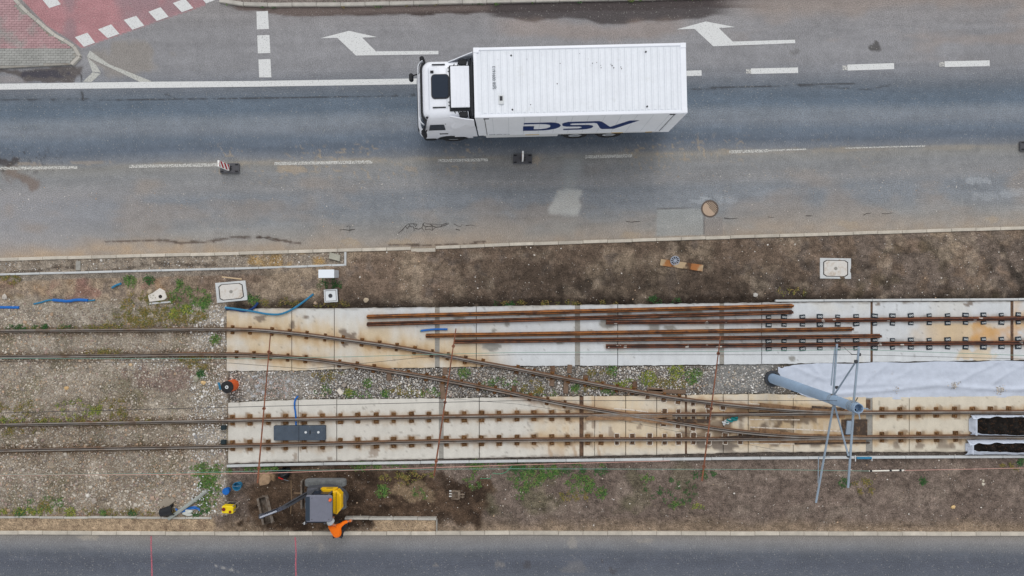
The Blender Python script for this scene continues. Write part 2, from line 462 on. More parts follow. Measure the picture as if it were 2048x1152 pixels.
T1X_L = [462, 497, 534, 569, 606, 643, 679, 714, 751, 786, 822, 857, 892, 928, 963, 998, 1034, 1068, 1104, 1136, 1176, 1203, 1768, 1806, 1842, 1878, 1916, 1952, 1988, 2024, 2060, 2096]
T1F_U = [1331, 1359, 1389, 1419]
T1F_L = [1235, 1266, 1301, 1331, 1359, 1389, 1419, 1453, 1483]
T2X_U = [462, 497, 541, 576, 611, 648, 684, 722, 757, 792, 828, 863, 895, 930, 965, 1035, 1068, 1104, 1138, 1172, 1205, 1235, 1268, 1330, 1360]
T2X_L = [470, 505, 538, 573, 609, 677, 712, 746, 815, 852, 886, 922, 957, 990, 1024, 1060, 1095, 1130]
T2F = [1298, 1330, 1359, 1389, 1419, 1449]
T3X = [1540, 1571, 1608, 1643, 1679, 1716, 1753, 1789, 1826, 1863, 1900, 1936, 1972, 2008, 2042, 2079, 2116, 2153]

# ------------------------------------------------------------------ terrain far below everything, out to the horizon
me = npmesh("terrain", [(-600, -600, -0.6), (600, -600, -0.6), (600, 600, -0.6), (-600, 600, -0.6)], [(0, 1, 2, 3)], earth, [lin(112, 104, 88)] * 4)
struct(link("terrain", me))

# ------------------------------------------------------------------ upper road
RED_POLY = [(44, -120), (44, 0), (95, 52), (140, 80), (163, 96), (411, 10), (398, -120)]
def road_col(x, y):
    s = 0.0135 + (y - 170) * 5.5e-5
    yr = y + s * (x - 1024) + 3.0 * fbm(x, y, 160, 3, 1)
    ky = [-120, 20, 60, 130, 152, 176, 196, 214, 232, 250, 268, 288, 304, 318, 336, 366, 384, 410, 432, 455, 478, 500, 560]
    kc = [(140, 137, 137), (139, 136, 136), (138, 137, 139), (137, 137, 140), (125, 127, 132), (104, 110, 118), (96, 107, 119), (98, 110, 123), (120, 127, 135), (120, 126, 134), (102, 112, 124),
          (95, 104, 116), (116, 120, 126), (135, 134, 131), (131, 132, 133), (135, 135, 136), (125, 129, 134), (126, 130, 135), (131, 133, 135), (143, 140, 136), (146, 141, 135), (146, 140, 132), (140, 134, 126)]
    kl = np.array([lin(*c) for c in kc])
    col = np.stack([np.interp(yr, ky, kl[:, i]) for i in range(3)], -1)
    # long streaks along the driving direction, and blotches
    st = fbm(x / 14, yr, 9, 3, 2)
    col = col * (1 + 0.07 * st + 0.06 * fbm(x, y, 70, 4, 3))[..., None]
    # fine pale dust scatter, stronger on the closed lane
    closed = sstep(318, 350, yr)
    n8 = fbm(x, y, 7, 2, 5)
    col = blend(col, lin(170, 166, 158), sstep(0.7, 1.1, n8) * (0.0 + 0.16 * closed))
    col = col * (1 + 0.05 * fbm(x, y, 6, 2, 6))[..., None]
    # light grey left end of the closed lane
    col = blend(col, lin(152, 149, 150), sstep(420, 0, x) * sstep(330, 380, yr) * 0.6)
    col = blend(col, lin(154, 138, 122), sstep(0.1, 0.8, fbm(x / 2, y, 60, 4, 7)) * closed * 0.34)
    col = blend(col, lin(152, 138, 128), sstep(0.1, 0.8, fbm(x / 3, y, 40, 4, 5)) * sstep(1350, 1650, x) * sstep(150, 90, y) * 0.4)
    # tan dust along the construction joint at the centre line and crazing next to it
    cj = np.abs(y - (337 - 0.0225 * x))
    col = blend(col, lin(158, 148, 132), sstep(7, 1, cj + 2.5 * fbm(x, y, 14, 3, 1)) * (0.28 + 0.3 * fbm(x, y, 60, 2, 2)))
    cz = np.abs(vnoise(x / 13, y / 9, 3) - 0.5) + 0.04 * fbm(x, y, 6, 2, 1)
    col = blend(col, lin(160, 146, 126), sstep(0.05, 0.0, cz) * sstep(50, 16, np.abs(yr - 318)) * 0.75 * sstep(-.2, .4, fbm(x, y, 150, 2, 4)))
    col = blend(col, lin(60, 58, 58), sstep(0.05, 0.0, np.abs(vnoise(x / 9, y / 7, 4) - 0.5)) * sstep(230, 60, x) * sstep(40, 12, np.abs(yr - 300)) * 0.6)
    # sand drift by the lower kerb
    ke = kA(x) - y
    drift = sstep(36, 6, ke + 10 * fbm(x, y, 90, 3, 2)) * (0.5 + 0.6 * sstep(800, 300, x))
    col = blend(col, lin(172, 152, 130), drift * (0.62 + 0.3 * fbm(x, y, 20, 3, 3)))
    # dark wet seams in the drift
    for pl, w in (([(210, 484), (270, 482), (330, 480), (360, 486), (420, 483), (470, 474), (540, 475), (560, 482)], 3.2), ([(600, 487), (560, 480), (520, 474)], 2.4), ([(780, 489), (880, 490), (970, 484)], 1.4)):
        col = blend(col, lin(74, 60, 52), sstep(w, 0.5, segdist(x, y, pl) + 1.6 * fbm(x, y, 9, 3, 4)) * 0.8)
    # muddy gutter and standing water at the top
    tk = y - topk(x)
    g = sstep(0, 2, tk) * sstep(24, 20, tk + 3 * fbm(x, y, 40, 3, 5) + np.where(x < 600, (600 - x) * 0.1, 0)) * sstep(452, 480, x) * sstep(1560, 1380, x)
    col = blend(col, lin(100, 86, 80), g * 0.85)
    col = blend(col, lin(64, 56, 54), g * sstep(12, 22, tk) * sstep(560, 820, x) * 0.9)
    wet = sstep(-3, 3, 26 + 20 * np.exp(-((x - 1250) / 150) ** 2) + 12 * np.exp(-((x - 1050) / 60) ** 2) - y - 4 * fbm(x, y, 45, 4, 6)) * sstep(960, 1000, x) * sstep(1480, 1410, x)
    col = blend(col, lin(72, 66, 66), wet * 0.9)
    col = blend(col, lin(158, 138, 124), sstep(24, 4, np.abs(y - 58 + 6 * np.sin(x / 70.)) + 8 * fbm(x, y, 50, 3, 7)) * sstep(960, 1040, x) * sstep(1400, 1330, x) * 0.35)
    col = blend(col, lin(150, 134, 122), sstep(38, 10, y + 0.02 * (x - 1500) + 14 * fbm(x, y, 70, 3, 2)) * sstep(1440, 1540, x) * 0.45)
    # red cycle crossing
    rm = polymask(x, y, RED_POLY, 1.2)
    rc = lin(170, 126, 129)[None, None] * (1 + 0.08 * fbm(x, y, 30, 4, 3))[..., None]
    rc = blend(rc, lin(140, 122, 126), sstep(0.0, 0.7, fbm(x, y, 60, 4, 5) + 0.5 * sstep(200, 330, x) - 0.2) * 0.7)
    col = col * (1 - rm[..., None]) + rc * rm[..., None]
    # mud pool at the corner of the island
    mp = polymask(x + 4 * fbm(x, y, 22, 3, 1), y + 4 * fbm(x, y, 22, 3, 2), [(-300, 150), (-300, 141), (0, 141), (140, 134), (165, 132), (158, 150), (146, 165), (95, 166), (50, 164), (32, 150), (0, 147)], 2.5)
    col = blend(col, lin(90, 84, 82), mp * 0.9)
    col = blend(col, lin(62, 62, 74), mp * blob(x, y, 90, 148, 50, 9, 0.4, 2) * 0.7)
    col = blend(col, lin(148, 142, 140), polymask(x, y, [(-300, 152), (30, 152), (55, 165), (-300, 170)], 3) * 0.6)
    # beige corner dust, darker line repair
    col = blend(col, lin(140, 132, 122), blob(x, y, 250, 118, 70, 32, 0.4, 3) * 0.55)
    # pale worn patches in the closed lane
    col = blend(col, lin(180, 180, 176), polymask(x + 4 * fbm(x, y, 14, 3, 3), y + 3 * fbm(x, y, 14, 3, 4), [(1132, 376), (1163, 380), (1156, 430), (1096, 428), (1100, 412), (1117, 384)], 5) * 0.75)
    col = blend(col, lin(146, 142, 136), polymask(x, y, [(1100, 428), (1156, 430), (1146, 472), (1104, 470)], 7) * 0.45)
    col = blend(col, lin(150, 154, 154), polymask(x, y, [(1128, 318), (1164, 316), (1160, 352), (1150, 380), (1124, 384)], 9) * 0.5)
    col = blend(col, lin(150, 152, 150), polymask(x, y, [(1314, 418), (1408, 418), (1408, 470), (1312, 472)], 1.5) * 0.75)
    col = blend(col, lin(134, 128, 124), polymask(x, y, [(1408, 436), (1446, 434), (1446, 470), (1408, 472)], 1.5) * 0.7)
    col = blend(col, lin(84, 82, 82), sstep(1.6, 0.4, segdist(x, y, [(1314, 417), (1408, 417), (1408, 470)])) * 0.6)
    for cx, cy, rx, ry, a in ((1952, 362, 30, 7, .7), (1975, 392, 34, 8, .4), (2030, 385, 26, 9, .55), (1440, 395, 10, 9, .5), (1462, 400, 9, 9, .4), (1395, 402, 14, 5, .6), (1410, 396, 10, 3, .8), (575, 335, 26, 9, .0)):
        col = blend(col, lin(172, 176, 180), blob(x, y, cx, cy, rx, ry, 0.5, int(cx) % 7) * a * 0.6)
    for cx, cy, rx, ry, a in ((585, 340, 30, 8, .8), (820, 338, 16, 6, .6), (445, 342, 14, 5, .7), (1072, 322, 9, 7, .6), (1260, 470, 20, 6, .6), (1700, 448, 22, 8, .6), (1985, 440, 12, 6, .6),
                               (700, 484, 30, 7, .8), (800, 484, 22, 6, .7), (60, 328, 30, 4, .6), (185, 325, 40, 4, .5)):
        col = blend(col, lin(170, 152, 128), blob(x, y, cx, cy, rx, ry, 0.6, int(cx) % 7) * a * 0.6)
    # oil and rubber spots
    col = blend(col, lin(74, 72, 70), blob(x, y, 1750, 95, 13, 10, 0.45, 2) * 0.8)
    col = blend(col, lin(96, 94, 92), blob(x, y, 1590, 104, 14, 7, 0.5, 3) * 0.4)
    col = blend(col, lin(58, 48, 44), blob(x, y, 8, 324, 22, 12, 0.7, 4) * 0.7)
    col = blend(col, lin(112, 92, 78), sstep(16, 3, segdist(x, y, [(20, 345), (70, 370)]) + 8 * fbm(x, y, 16, 3, 5)) * 0.6)
    # long cracks along the paving seam of the driving lane
    for pl, a in (([(0, 201), (160, 199), (330, 199), (512, 197), (700, 193), (830, 190)], .7), ([(330, 188), (350, 196)], .5), ([(1380, 178), (1460, 175), (1600, 170), (1710, 167)], .7), ([(1600, 171), (1735, 179), (1780, 170)], .5), ([(163, 150), (165, 199)], .8)):
        col = blend(col, lin(50, 48, 48), sstep(1.9, 0.3, segdist(x, y, pl) + 0.9 * fbm(x, y, 12, 3, 3)) * a)
    return col
xs = np.arange(-500, 2551, 3.0)
road = strip("road", xs, lambda x: np.full(np.shape(x), -130.0), lambda x: kA(x) + 1, 205,
             lambda x, y: 0.004 * fbm(x, y, 60, 2, 1), road_col, asphalt)
struct(road)
MARK = []
def mark(name, pts, m=paint, z=0.0085):
    return poly_sheet(name, pts, z, m, road)
def bar(name, x0, y0, x1, y1, w, m=paint):
    dx, dy = x1 - x0, y1 - y0; l = math.hypot(dx, dy); nx, ny = -dy / l * w / 2, dx / l * w / 2
    return mark(name, [(x0 - nx, y0 - ny), (x1 - nx, y1 - ny), (x1 + nx, y1 + ny), (x0 + nx, y0 + ny)], m)
mark("solid_lane_line", [(-500, 174), (0, 167.5), (305, 163.5), (512, 162), (900, 156), (900, 167.5), (512, 173.5), (0, 179.5), (-500, 186)])
for x0, x1, y0, y1, w in ((1373, 1403, 147, 146, 11), (1502, 1596, 142.5, 140.5, 11), (1695, 1788, 135.3, 132.3, 12), (1889, 1979, 128.5, 126.5, 11.5), (2083, 2176, 121, 119, 11.5), (2278, 2372, 114, 112, 11.5)):
    bar("lane_dash", x0, y0, x1, y1, w)
for x0, x1, y in ((1492, 1502, 143), (1685, 1695, 136), (1878, 1889, 129)):
    bar("lane_dash", x0, y, x1, y - 0.4, 9, paintworn)
for q in ([(513, 23), (536, 22), (538, 58), (514, 59)], [(514.5, 71), (539, 70), (541, 106), (516, 107)], [(517, 119), (541, 118), (543, 155), (518.5, 155)]):
    mark("stop_block", q, paint)
mark("lane_arrow", [(512 + a / 4, b / 4) for a, b in ((515, 306), (745, 247), (970, 297), (850, 302), (960, 411), (1460, 407), (1460, 435), (800, 445), (650, 303))])
mark("lane_arrow", [(1024 + a / 4, b / 4) for a, b in ((1315, 236), (1550, 172), (1785, 217), (1655, 225), (1765, 333), (2263, 318), (2266, 346), (1610, 371), (1460, 232))])
mark("give_way_bar", [(a / 4, b / 4) for a, b in ((720, 405), (875, 515), (1040, 580), (1225, 655), (1115, 655), (920, 560), (695, 455))], paintgrey)
mark("give_way_bar", [(a / 4, b / 4) for a, b in ((700, 459), (770, 520), (808, 582), (740, 575))], paintgrey)
mark("give_way_bar", [(a / 4, b / 4) for a, b in ((742, 578), (806, 590), (735, 655), (665, 655))], paintgrey)
for q in ([(600, 298), (700, 262), (762, 342), (672, 375)], [(785, 235), (890, 195), (957, 272), (862, 305)], [(990, 160), (1090, 127), (1155, 205), (1060, 238)], [(1188, 95), (1285, 58), (1350, 135), (1255, 168)],
          [(1383, 25), (1480, -10), (1548, 65), (1455, 98)], [(330, -15), (395, 65), (487, 35), (430, -45)], [(1580, -48), (1675, -82), (1742, -6), (1650, 28)]):
    mark("crossing_block", [(a / 4, b / 4) for a, b in q], paint)
for x0, y0, x1, y1, w, m in ((-160, 339, -30, 338, 7, paintworn), (-20, 337, 155, 335, 6, paintworn), (258, 333, 440, 329.5, 6.5, paintworn), (549, 327.3, 745, 323.8, 6.5, paintworn), (876, 321.5, 976, 319.5, 6, paintworn),
                             (1170, 314, 1264, 311.5, 6.5, paintworn), (1458, 304, 1535, 301.5, 6, paintworn), (1535, 301.3, 1612, 298.6, 3, paintworn), (1690, 296.5, 1850, 292, 2.5, paintworn)):
    bar("centre_dash", x0, y0, x1, y1, w, m)
# crocodile cracks in the closed lane, cut as thin dark seams
def crack(pls, w=1.1):
    b = MB()
    for pl in pls:
        pl = [(x + random.uniform(-.8, .8), y + random.uniform(-.8, .8)) for x, y in pl]
        for (x0, y0), (x1, y1) in zip(pl[:-1], pl[1:]):
            ww = w * random.uniform(.5, 1.1)
            dx, dy = x1 - x0, y1 - y0; l = math.hypot(dx, dy) or 1; nx, ny = -dy / l * ww / 2, dx / l * ww / 2
            q = [P(x0 + nx, y0 + ny), P(x1 + nx * .7, y1 + ny * .7), P(x1 - nx * .7, y1 - ny * .7), P(x0 - nx, y0 - ny)]
            b.add([(v.x, v.y, 0.0095) for v in q], [(0, 1, 2, 3)])
    return b.build("pavement_crack", crackm, road)
C4 = lambda L: [(512 + a / 4, 288 + b / 4) for a, b in L]
crack([C4(l) for l in ([(1140, 715), (1165, 695), (1195, 660), (1220, 640), (1255, 638), (1295, 645)], [(1195, 660), (1210, 675), (1225, 655), (1260, 665), (1270, 690), (1262, 700)], [(1225, 640), (1235, 660)],
                       [(1270, 675), (1305, 680), (1325, 672), (1350, 700)], [(1255, 640), (1275, 660), (1290, 645)], [(1325, 672), (1335, 645), (1345, 628), (1370, 640), (1410, 638), (1440, 645), (1480, 645), (1500, 640), (1530, 632)],
                       [(1335, 645), (1360, 662), (1355, 685), (1390, 680), (1410, 690), (1412, 655), (1395, 640)], [(1360, 662), (1395, 660), (1412, 655), (1440, 665), (1480, 662), (1490, 645)], [(1410, 690), (1430, 675), (1440, 665)],
                       [(1480, 662), (1510, 655), (1545, 640)], [(1585, 640), (1610, 655), (1640, 660), (1645, 640)], [(1680, 655), (1720, 650), (1758, 655)], [(1600, 685), (1632, 688)])], 1.3)
crack([C4(l) for l in ([(668, 690), (700, 686), (740, 690), (790, 682)], [(748, 655), (750, 705)], [(725, 665), (745, 655)], [(0, 742), (60, 748), (120, 765), (160, 780)])], 1.3)
crack([[(1252, 442), (1262, 444), (1270, 443), (1280, 444)], [(1448, 436), (1460, 437), (1475, 436)], [(1535, 433), (1548, 436)], [(1612, 431), (1622, 432)], [(1726, 430), (1733, 427), (1742, 427)], [(1763, 426), (1772, 427), (1785, 426)]], 1.2)

# ------------------------------------------------------------------ lower road
def low_col(x, y):
    yr = y - (kD(x) - 1066) + 2.5 * fbm(x, y, 120, 3, 2)
    ky = [1060, 1072, 1082, 1094, 1108, 1128, 1150, 1180, 1230, 1400]
    kc = [(130, 123, 116), (136, 131, 126), (130, 128, 127), (118, 119, 122), (92, 96, 104), (86, 90, 100), (92, 96, 105), (106, 109, 114), (98, 102, 108), (106, 108, 112)]
    kl = np.array([lin(*c) for c in kc])
    col = np.stack([np.interp(yr, ky, kl[:, i]) for i in range(3)], -1)
    col = col * (1 + 0.07 * fbm(x / 12, yr, 10, 3, 1) + 0.06 * fbm(x, y, 60, 4, 3))[..., None]
    col = blend(col, lin(168, 164, 158), sstep(0.8, 1.2, fbm(x, y, 7, 2, 5)) * 0.1)
    for cx, cy, rx, ry, a in ((178, 1073, 18, 7, .8), (1145, 1085, 12, 8, .5), (1290, 1082, 18, 4, .5), (1150, 1135, 25, 12, .25), (640, 1094, 8, 8, .4), (1000, 1128, 8, 8, .35), (870, 1130, 10, 2, .5)):
        col = blend(col, lin(178, 168, 152), blob(x, y, cx, cy, rx, ry, 0.6, int(cx) % 5) * a * 0.45)
    for cx, cy, r in ((1055, 1130, 8), (1225, 1143, 7), (1205, 1122, 3)):
        col = blend(col, lin(66, 62, 62), blob(x, y, cx, cy, r, r, 0.4, 2) * .5)
    col = blend(col, lin(190, 186, 178), sstep(1.4, .4, segdist(x, y, [(432, 1132), (476, 1143)])) * .5)
    return col
lroad = struct(strip("lower_road", np.arange(-500, 2551, 4.0), lambda x: kD(x) + 2, lambda x: np.full(np.shape(x), 1460.0), 98, 0.0, low_col, asphalt))
for pl in ([(302.3, 1072), (302.5, 1095), (303.5, 1125), (304.5, 1170)], [(590.5, 1074), (592, 1105), (591.5, 1130), (592.5, 1170)]):
    for (x0, y0), (x1, y1) in zip(pl[:-1], pl[1:]):
        poly_sheet("spray_line", [(x0 - 1.3, y0), (x0 + 1.3, y0), (x1 + 1.3, y1), (x1 - 1.3, y1)], 0.006, pinkpaint, lroad)

# ------------------------------------------------------------------ earthworks between the two roads: one sheet
TRK_RUT = [(700, 966), (760, 967), (860, 969)]
def zones(x, y):
    w = 3 * fbm(x, y, 26, 3, 4)
    z = {}
    z['slabU'] = sstep(450, 456, x) * sstep(-2, 2, y - sUt(x)) * sstep(-2, 2, sUb(x) - y)
    z['slabL'] = sstep(454, 460, x) * sstep(-2, 2, y - sLt(x)) * sstep(-2, 2, sLb(x) - y)
    z['mid'] = sstep(454, 458, x) * sstep(-1, 1, y - sUb(x)) * sstep(-1, 1, sLt(x) - y)
    z['left'] = sstep(462, 452, x + w) * sstep(596, 616, y + 2 * w + 0.02 * (450 - x)) * sstep(1034, 1020, y + w)
    z['bed'] = sstep(692, 690, x) * sstep(-1, 1, y - kA(x)) * sstep(-1, 1, edB(x) - y)
    z['sand'] = np.maximum(sstep(432, 420, x + 2 * w), sstep(738, 750, x + 3 * w) * sstep(873, 872, x)) * sstep(-1, 1, y - edC(x))
    z['low'] = sstep(-1, 1, y - trough(x)) * sstep(445, 462, x)
    return z
DARK_LOW = [(720, 1000, 200, 50), (620, 965, 110, 40), (560, 1000, 70, 55), (600, 1050, 110, 14), (885, 1000, 44, 40), (935, 1020, 48, 40), (965, 975, 26, 22), (760, 955, 90, 14), (850, 985, 25, 20)]
def earth_z(x, y):
    Z = zones(x, y)
    h = 0.035 + 0.035 * fbm(x, y, 70, 4, 2) + 0.022 * fbm(x, y, 14, 3, 5)
    # clods on the upper verge, left of the middle
    cl = sstep(480, 540, x) * sstep(1000, 700, x) * sstep(520, 545, y) * sstep(612, 590, y)
    h = h + cl * (0.05 * np.abs(fbm(x, y, 22, 4, 6)) + 0.02)
    h = h + 0.04 * sstep(500, 700, x) * sstep(610, 560, y)
    h = h - 0.16 * sstep(16, -1, sUt(x) - y + 4 * fbm(x, y, 30, 3, 1)) * sstep(446, 456, x)
    h = h * (1 - Z['mid']) + (-0.055 + 0.012 * fbm(x, y, 30, 3, 2)) * Z['mid']
    h = h * (1 - Z['left']) + (0.045 + 0.03 * fbm(x, y, 60, 3, 3)) * Z['left']
    h = h * (1 - Z['bed']) + (0.02 + 0.018 * fbm(x, y, 18, 4, 3)) * Z['bed']
    h = h * (1 - Z['sand']) + (0.05 + 0.02 * fbm(x, y, 20, 3, 2)) * Z['sand']
    sl = np.maximum(Z['slabU'], Z['slabL'])
    h = h * (1 - sl) - 0.16 * sl
    h = np.where((x > 454) & (y > sLb(x) - 2) & (y < trough(x) + 2), -0.05 + 0.012 * fbm(x, y, 8, 2, 2), h)
    # track ruts behind the digger with cleat marks
    for yc, x0, x1 in ((968, 690, 880), (1021, 690, 860)):
        r = sstep(9, 5, np.abs(y - yc)) * sstep(x0, x0 + 10, x) * sstep(x1, x1 - 50, x)
        h = h - r * (0.04 + 0.028 * np.sin(x * 2 * math.pi / 6.5))
    for pl in ([(1340, 979), (1480, 981)], [(968, 990), (985, 1030)]):
        r = sstep(7, 3, segdist(x, y, pl)); h = h - r * (0.02 + 0.03 * np.sin((x + y) * 2 * math.pi / 6.5))
    # dug hollow in front of the digger
    h = h - 0.1 * blob(x, y, 560, 1000, 55, 40, 0.3, 2)
    # keep level at the kerbs
    k = np.maximum(sstep(8, 2, y - kA(x)), sstep(8, 2, kD(x) - y)); h = h * (1 - k) + 0.03 * k
    return h
def earth_col(x, y):
    Z = zones(x, y)
    n1 = fbm(x, y, 90, 5, 1); n2 = fbm(x, y, 24, 4, 3); n3 = fbm(x, y, 9, 3, 6)
    top = np.zeros(x.shape + (3,)) + lin(122, 105, 91)
    top = blend(top, lin(154, 137, 118), sstep(-0.3, 0.5, n1 + 0.9 * sstep(1050, 560, x) - 0.45))
    top = blend(top, lin(104, 94, 87), sstep(0.0, 0.6, n2 + 0.7 * sstep(1300, 1900, x) - 0.25) * 0.7)
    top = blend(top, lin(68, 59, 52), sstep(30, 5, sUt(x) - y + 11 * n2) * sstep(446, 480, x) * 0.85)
    top = blend(top, lin(76, 66, 58), sstep(60, 8, np.abs(y - 565) + 14 * n1) * sstep(860, 1060, x) * sstep(1640, 1400, x) * 0.6)
    top = blend(top, lin(58, 52, 46), sstep(0.35, 0.8, fbm(x, y, 40, 4, 2)) * sstep(900, 1100, x) * 0.55)
    top = blend(top, lin(78, 70, 52), sstep(0.4, 0.9, fbm(x, y, 34, 4, 4)) * sstep(1400, 1700, x) * 0.5)
    top = blend(top, lin(42, 40, 36), sstep(13, 4, segdist(x, y, [(2000, 500), (2025, 540), (2048, 575)]) + 9 * n2) * 0.7)
    rid = np.abs(fbm(x, y * 1.7, 46, 5, 7))
    top = blend(top, lin(64, 55, 48), sstep(0.3, 0.0, rid) * sstep(470, 560, x) * (0.2 + 0.2 * sstep(700, 1000, x)))
    top = blend(top, lin(160, 144, 126), sstep(0.35, 0.9, fbm(x, y, 30, 5, 6)) * sstep(470, 520, x) * 0.5)
    top = blend(top, lin(156, 124, 92), sstep(0.3, 0.9, fbm(x, y, 46, 3, 5)) * sstep(430, 300, x) * 0.6)
    top = blend(top, lin(132, 94, 86), sstep(0.3, 0.8, fbm(x, y, 40, 3, 7)) * sstep(430, 250, x) * 0.6)
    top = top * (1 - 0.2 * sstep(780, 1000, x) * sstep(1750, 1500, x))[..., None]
    col = top
    col = blend(col, lin(96, 88, 66), sstep(-.1, .5, fbm(x, y, 40, 3, 2)) * polymask(x, y, [(240, 640), (290, 590), (400, 580), (450, 620), (400, 655), (300, 660)], 14) * .7)
    low = np.zeros(x.shape + (3,)) + lin(116, 102, 93)
    low = blend(low, lin(130, 116, 106), sstep(-0.3, 0.6, n1) * 0.7)
    low = blend(low, lin(90, 79, 71), sstep(0.1, 0.7, n2) * 0.55)
    low = blend(low, lin(146, 128, 108), sstep(34, 4, kD(x) - y + 10 * n1) * 0.75)
    low = blend(low, lin(86, 88, 58), sstep(0.1, 0.7, fbm(x, y, 50, 4, 7)) * sstep(940, 990, x) * sstep(1480, 1300, x) * 0.45)
    rid = np.abs(fbm(x, y * 2.2, 60, 5, 6))
    low = blend(low, lin(70, 60, 54), sstep(0.13, 0.02, rid) * 0.4)
    low = blend(low, lin(142, 128, 116), sstep(0.35, 0.9, fbm(x, y, 44, 5, 2)) * 0.5)
    dk = np.zeros(x.shape)
    for cx, cy, rx, ry in DARK_LOW: dk = np.maximum(dk, blob(x, y, cx, cy, rx, ry, 0.4, int(cx) % 6))
    low = blend(low, lin(88, 70, 55), dk * 0.85)
    low = blend(low, lin(56, 45, 37), dk * sstep(-0.5, 0.4, n2 + 0.5 * n1) * 0.9)
    low = blend(low, lin(146, 126, 102), blob(x, y, 825, 985, 45, 22, 0.5, 2) * 0.6)
    low = blend(low, lin(168, 140, 110), blob(x, y, 530, 955, 16, 11, 0.3, 4) * 0.8)
    lm = np.maximum(sstep(-1, 3, y - (trough(x) - 8)) * sstep(440, 460, x), sstep(410, 440, x) * sstep(925, 935, y))
    col = col * (1 - lm[..., None]) + low * lm[..., None]
    bal = np.zeros(x.shape + (3,)) + lin(154, 144, 130)
    bal = blend(bal, lin(124, 112, 96), sstep(-0.1, 0.6, n1) * 0.7)
    bal = blend(bal, lin(166, 157, 144), sstep(0.2, 0.8, n2) * 0.6)
    bal = blend(bal, lin(94, 90, 60), sstep(0.3, 0.8, fbm(x, y, 50, 4, 4)) * 0.5)
    bal = blend(bal, lin(112, 88, 84), blob(x, y, 330, 755, 70, 22, 0.6, 5) * 0.6)
    bal = blend(bal, lin(92, 72, 52), sstep(16, 5, np.minimum(np.minimum(segdist(x, y, T2U), segdist(x, y, T2L)), np.minimum(segdist(x, y, T1U), segdist(x, y, T1L))) + 5 * n2) * 0.6)
    col = col * (1 - Z['left'][..., None]) + bal * Z['left'][..., None]
    mid = np.zeros(x.shape + (3,)) + lin(112, 106, 98)
    mid = blend(mid, lin(86, 80, 72), sstep(0, 0.6, n2) * 0.6)
    mid = blend(mid, lin(140, 140, 138), sstep(1400, 1440, x + 8 * n2) * sstep(1560, 1540, x) * 0.7)
    mid = blend(mid, lin(158, 150, 140), sstep(475, 490, x) * sstep(640, 620, x) * 0.6)
    col = col * (1 - Z['mid'][..., None]) + mid * Z['mid'][..., None]
    bed = np.zeros(x.shape + (3,)) + lin(150, 139, 126)
    bed = blend(bed, lin(126, 112, 98), sstep(-0.1, 0.7, n2) * 0.6)
    bed = blend(bed, lin(166, 136, 88), sstep(0.1, 0.6, fbm(x, y, 34, 3, 3)) * sstep(440, 500, x) * 0.8)
    bed = blend(bed, lin(72, 62, 54), sstep(5, 1, segdist(x, y, [(20, 545), (90, 541), (110, 533), (150, 536)]) + 2 * n3) * 0.7)
    bed = blend(bed, lin(72, 62, 54), sstep(5, 1, segdist(x, y, [(170, 543), (250, 539), (300, 528), (430, 530)]) + 3 * n3) * 0.6)
    col = col * (1 - Z['bed'][..., None]) + bed * Z['bed'][..., None]
    sand = np.zeros(x.shape + (3,)) + lin(172, 150, 124)
    sand = blend(sand, lin(140, 120, 100), sstep(0.1, 0.7, n2) * 0.6)
    sand = blend(sand, lin(94, 78, 64), sstep(0.45, 0.8, n3 + 0.3 * n2) * 0.6)
    col = col * (1 - Z['sand'][..., None]) + sand * Z['sand'][..., None]
    hau = sstep(690, 300, x) * sstep(1, 2, y - edB(x)) * sstep(15, 11, y - edB(x) + 3 * n2)
    col = blend(col, lin(134, 126, 116), hau * 0.85)
    gap = sstep(454, 458, x) * sstep(-1, 1, y - sLb(x)) * sstep(1, -1, y - trough(x))
    col = blend(col, lin(92, 84, 78), gap)
    col = col * np.clip(1 + 0.2 * n3 + 0.13 * n2, .4, 1.7)[..., None]
    return col
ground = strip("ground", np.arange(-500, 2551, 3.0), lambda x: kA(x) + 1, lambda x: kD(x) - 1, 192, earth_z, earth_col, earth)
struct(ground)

# ------------------------------------------------------------------ kerbs: one stone at a time
def kerb(name, f, x0, x1, w, z0, z1, L, m, skip=(), jit=0.0):
    root = struct(empty(name, tuple(P((x0 + x1) / 2, float(f((x0 + x1) / 2)), 0))))
    me = MB().box((0, 0, (z1 + z0) / 2), (L - 0.012, w, z1 - z0), 0.012).mesh("kerb_stone", m)
    lp = L / S0; x = x0
    while x < x1 - 2:
        xe = min(x + lp, x1); xm = (x + xe) / 2
        if not any(a < xm < b for a, b in skip):
            a, b = P(x, float(f(x))), P(xe, float(f(xe)))
            o = link("kerb_stone", me, root, (a + b) / 2 - root.location + Vector((0, random.uniform(-jit, jit), random.uniform(-jit, 0) * .5)), math.atan2(b.y - a.y, b.x - a.x) + random.uniform(-jit, jit) * .4)
            if xe - x < lp - 1: o.scale = ((xe - x) / lp, 1, 1)
        x = xe
    return root
kerb("road_kerb", kA, -500, 2550, 0.13, -0.15, 0.09, 1.01, kerbsand, skip=((822, 872),), jit=0.008)
kerb("lower_road_kerb", kD, -500, 2550, 0.15, -0.15, 0.09, 1.01, kerbsand, jit=0.006)
kerb("bed_edging", edB, -500, 690, 0.085, -0.15, 0.09, 1.0, newconc, jit=0.003)
kerb("sand_edging", edC, -500, 425, 0.08, -0.15, 0.11, 1.0, kerbmat, jit=0.01)
kerb("sand_edging", edC, 690, 873, 0.08, -0.15, 0.11, 1.0, kerbmat, jit=0.006)
kerb("trough_edging", trough, 453, 2550, 0.105, -0.2, 0.03, 2.0, newconc, jit=0.002)
kerb("slab_edging", line([(1550, 601.5), (2048, 598.5)]), 1550, 2550, 0.09, -0.2, 0.06, 2.0, newconc, jit=0.002)
kerb("pavement_kerb", topk, 440, 2550, 0.15, -0.1, 0.11, 1.0, kerbmat, jit=0.004)
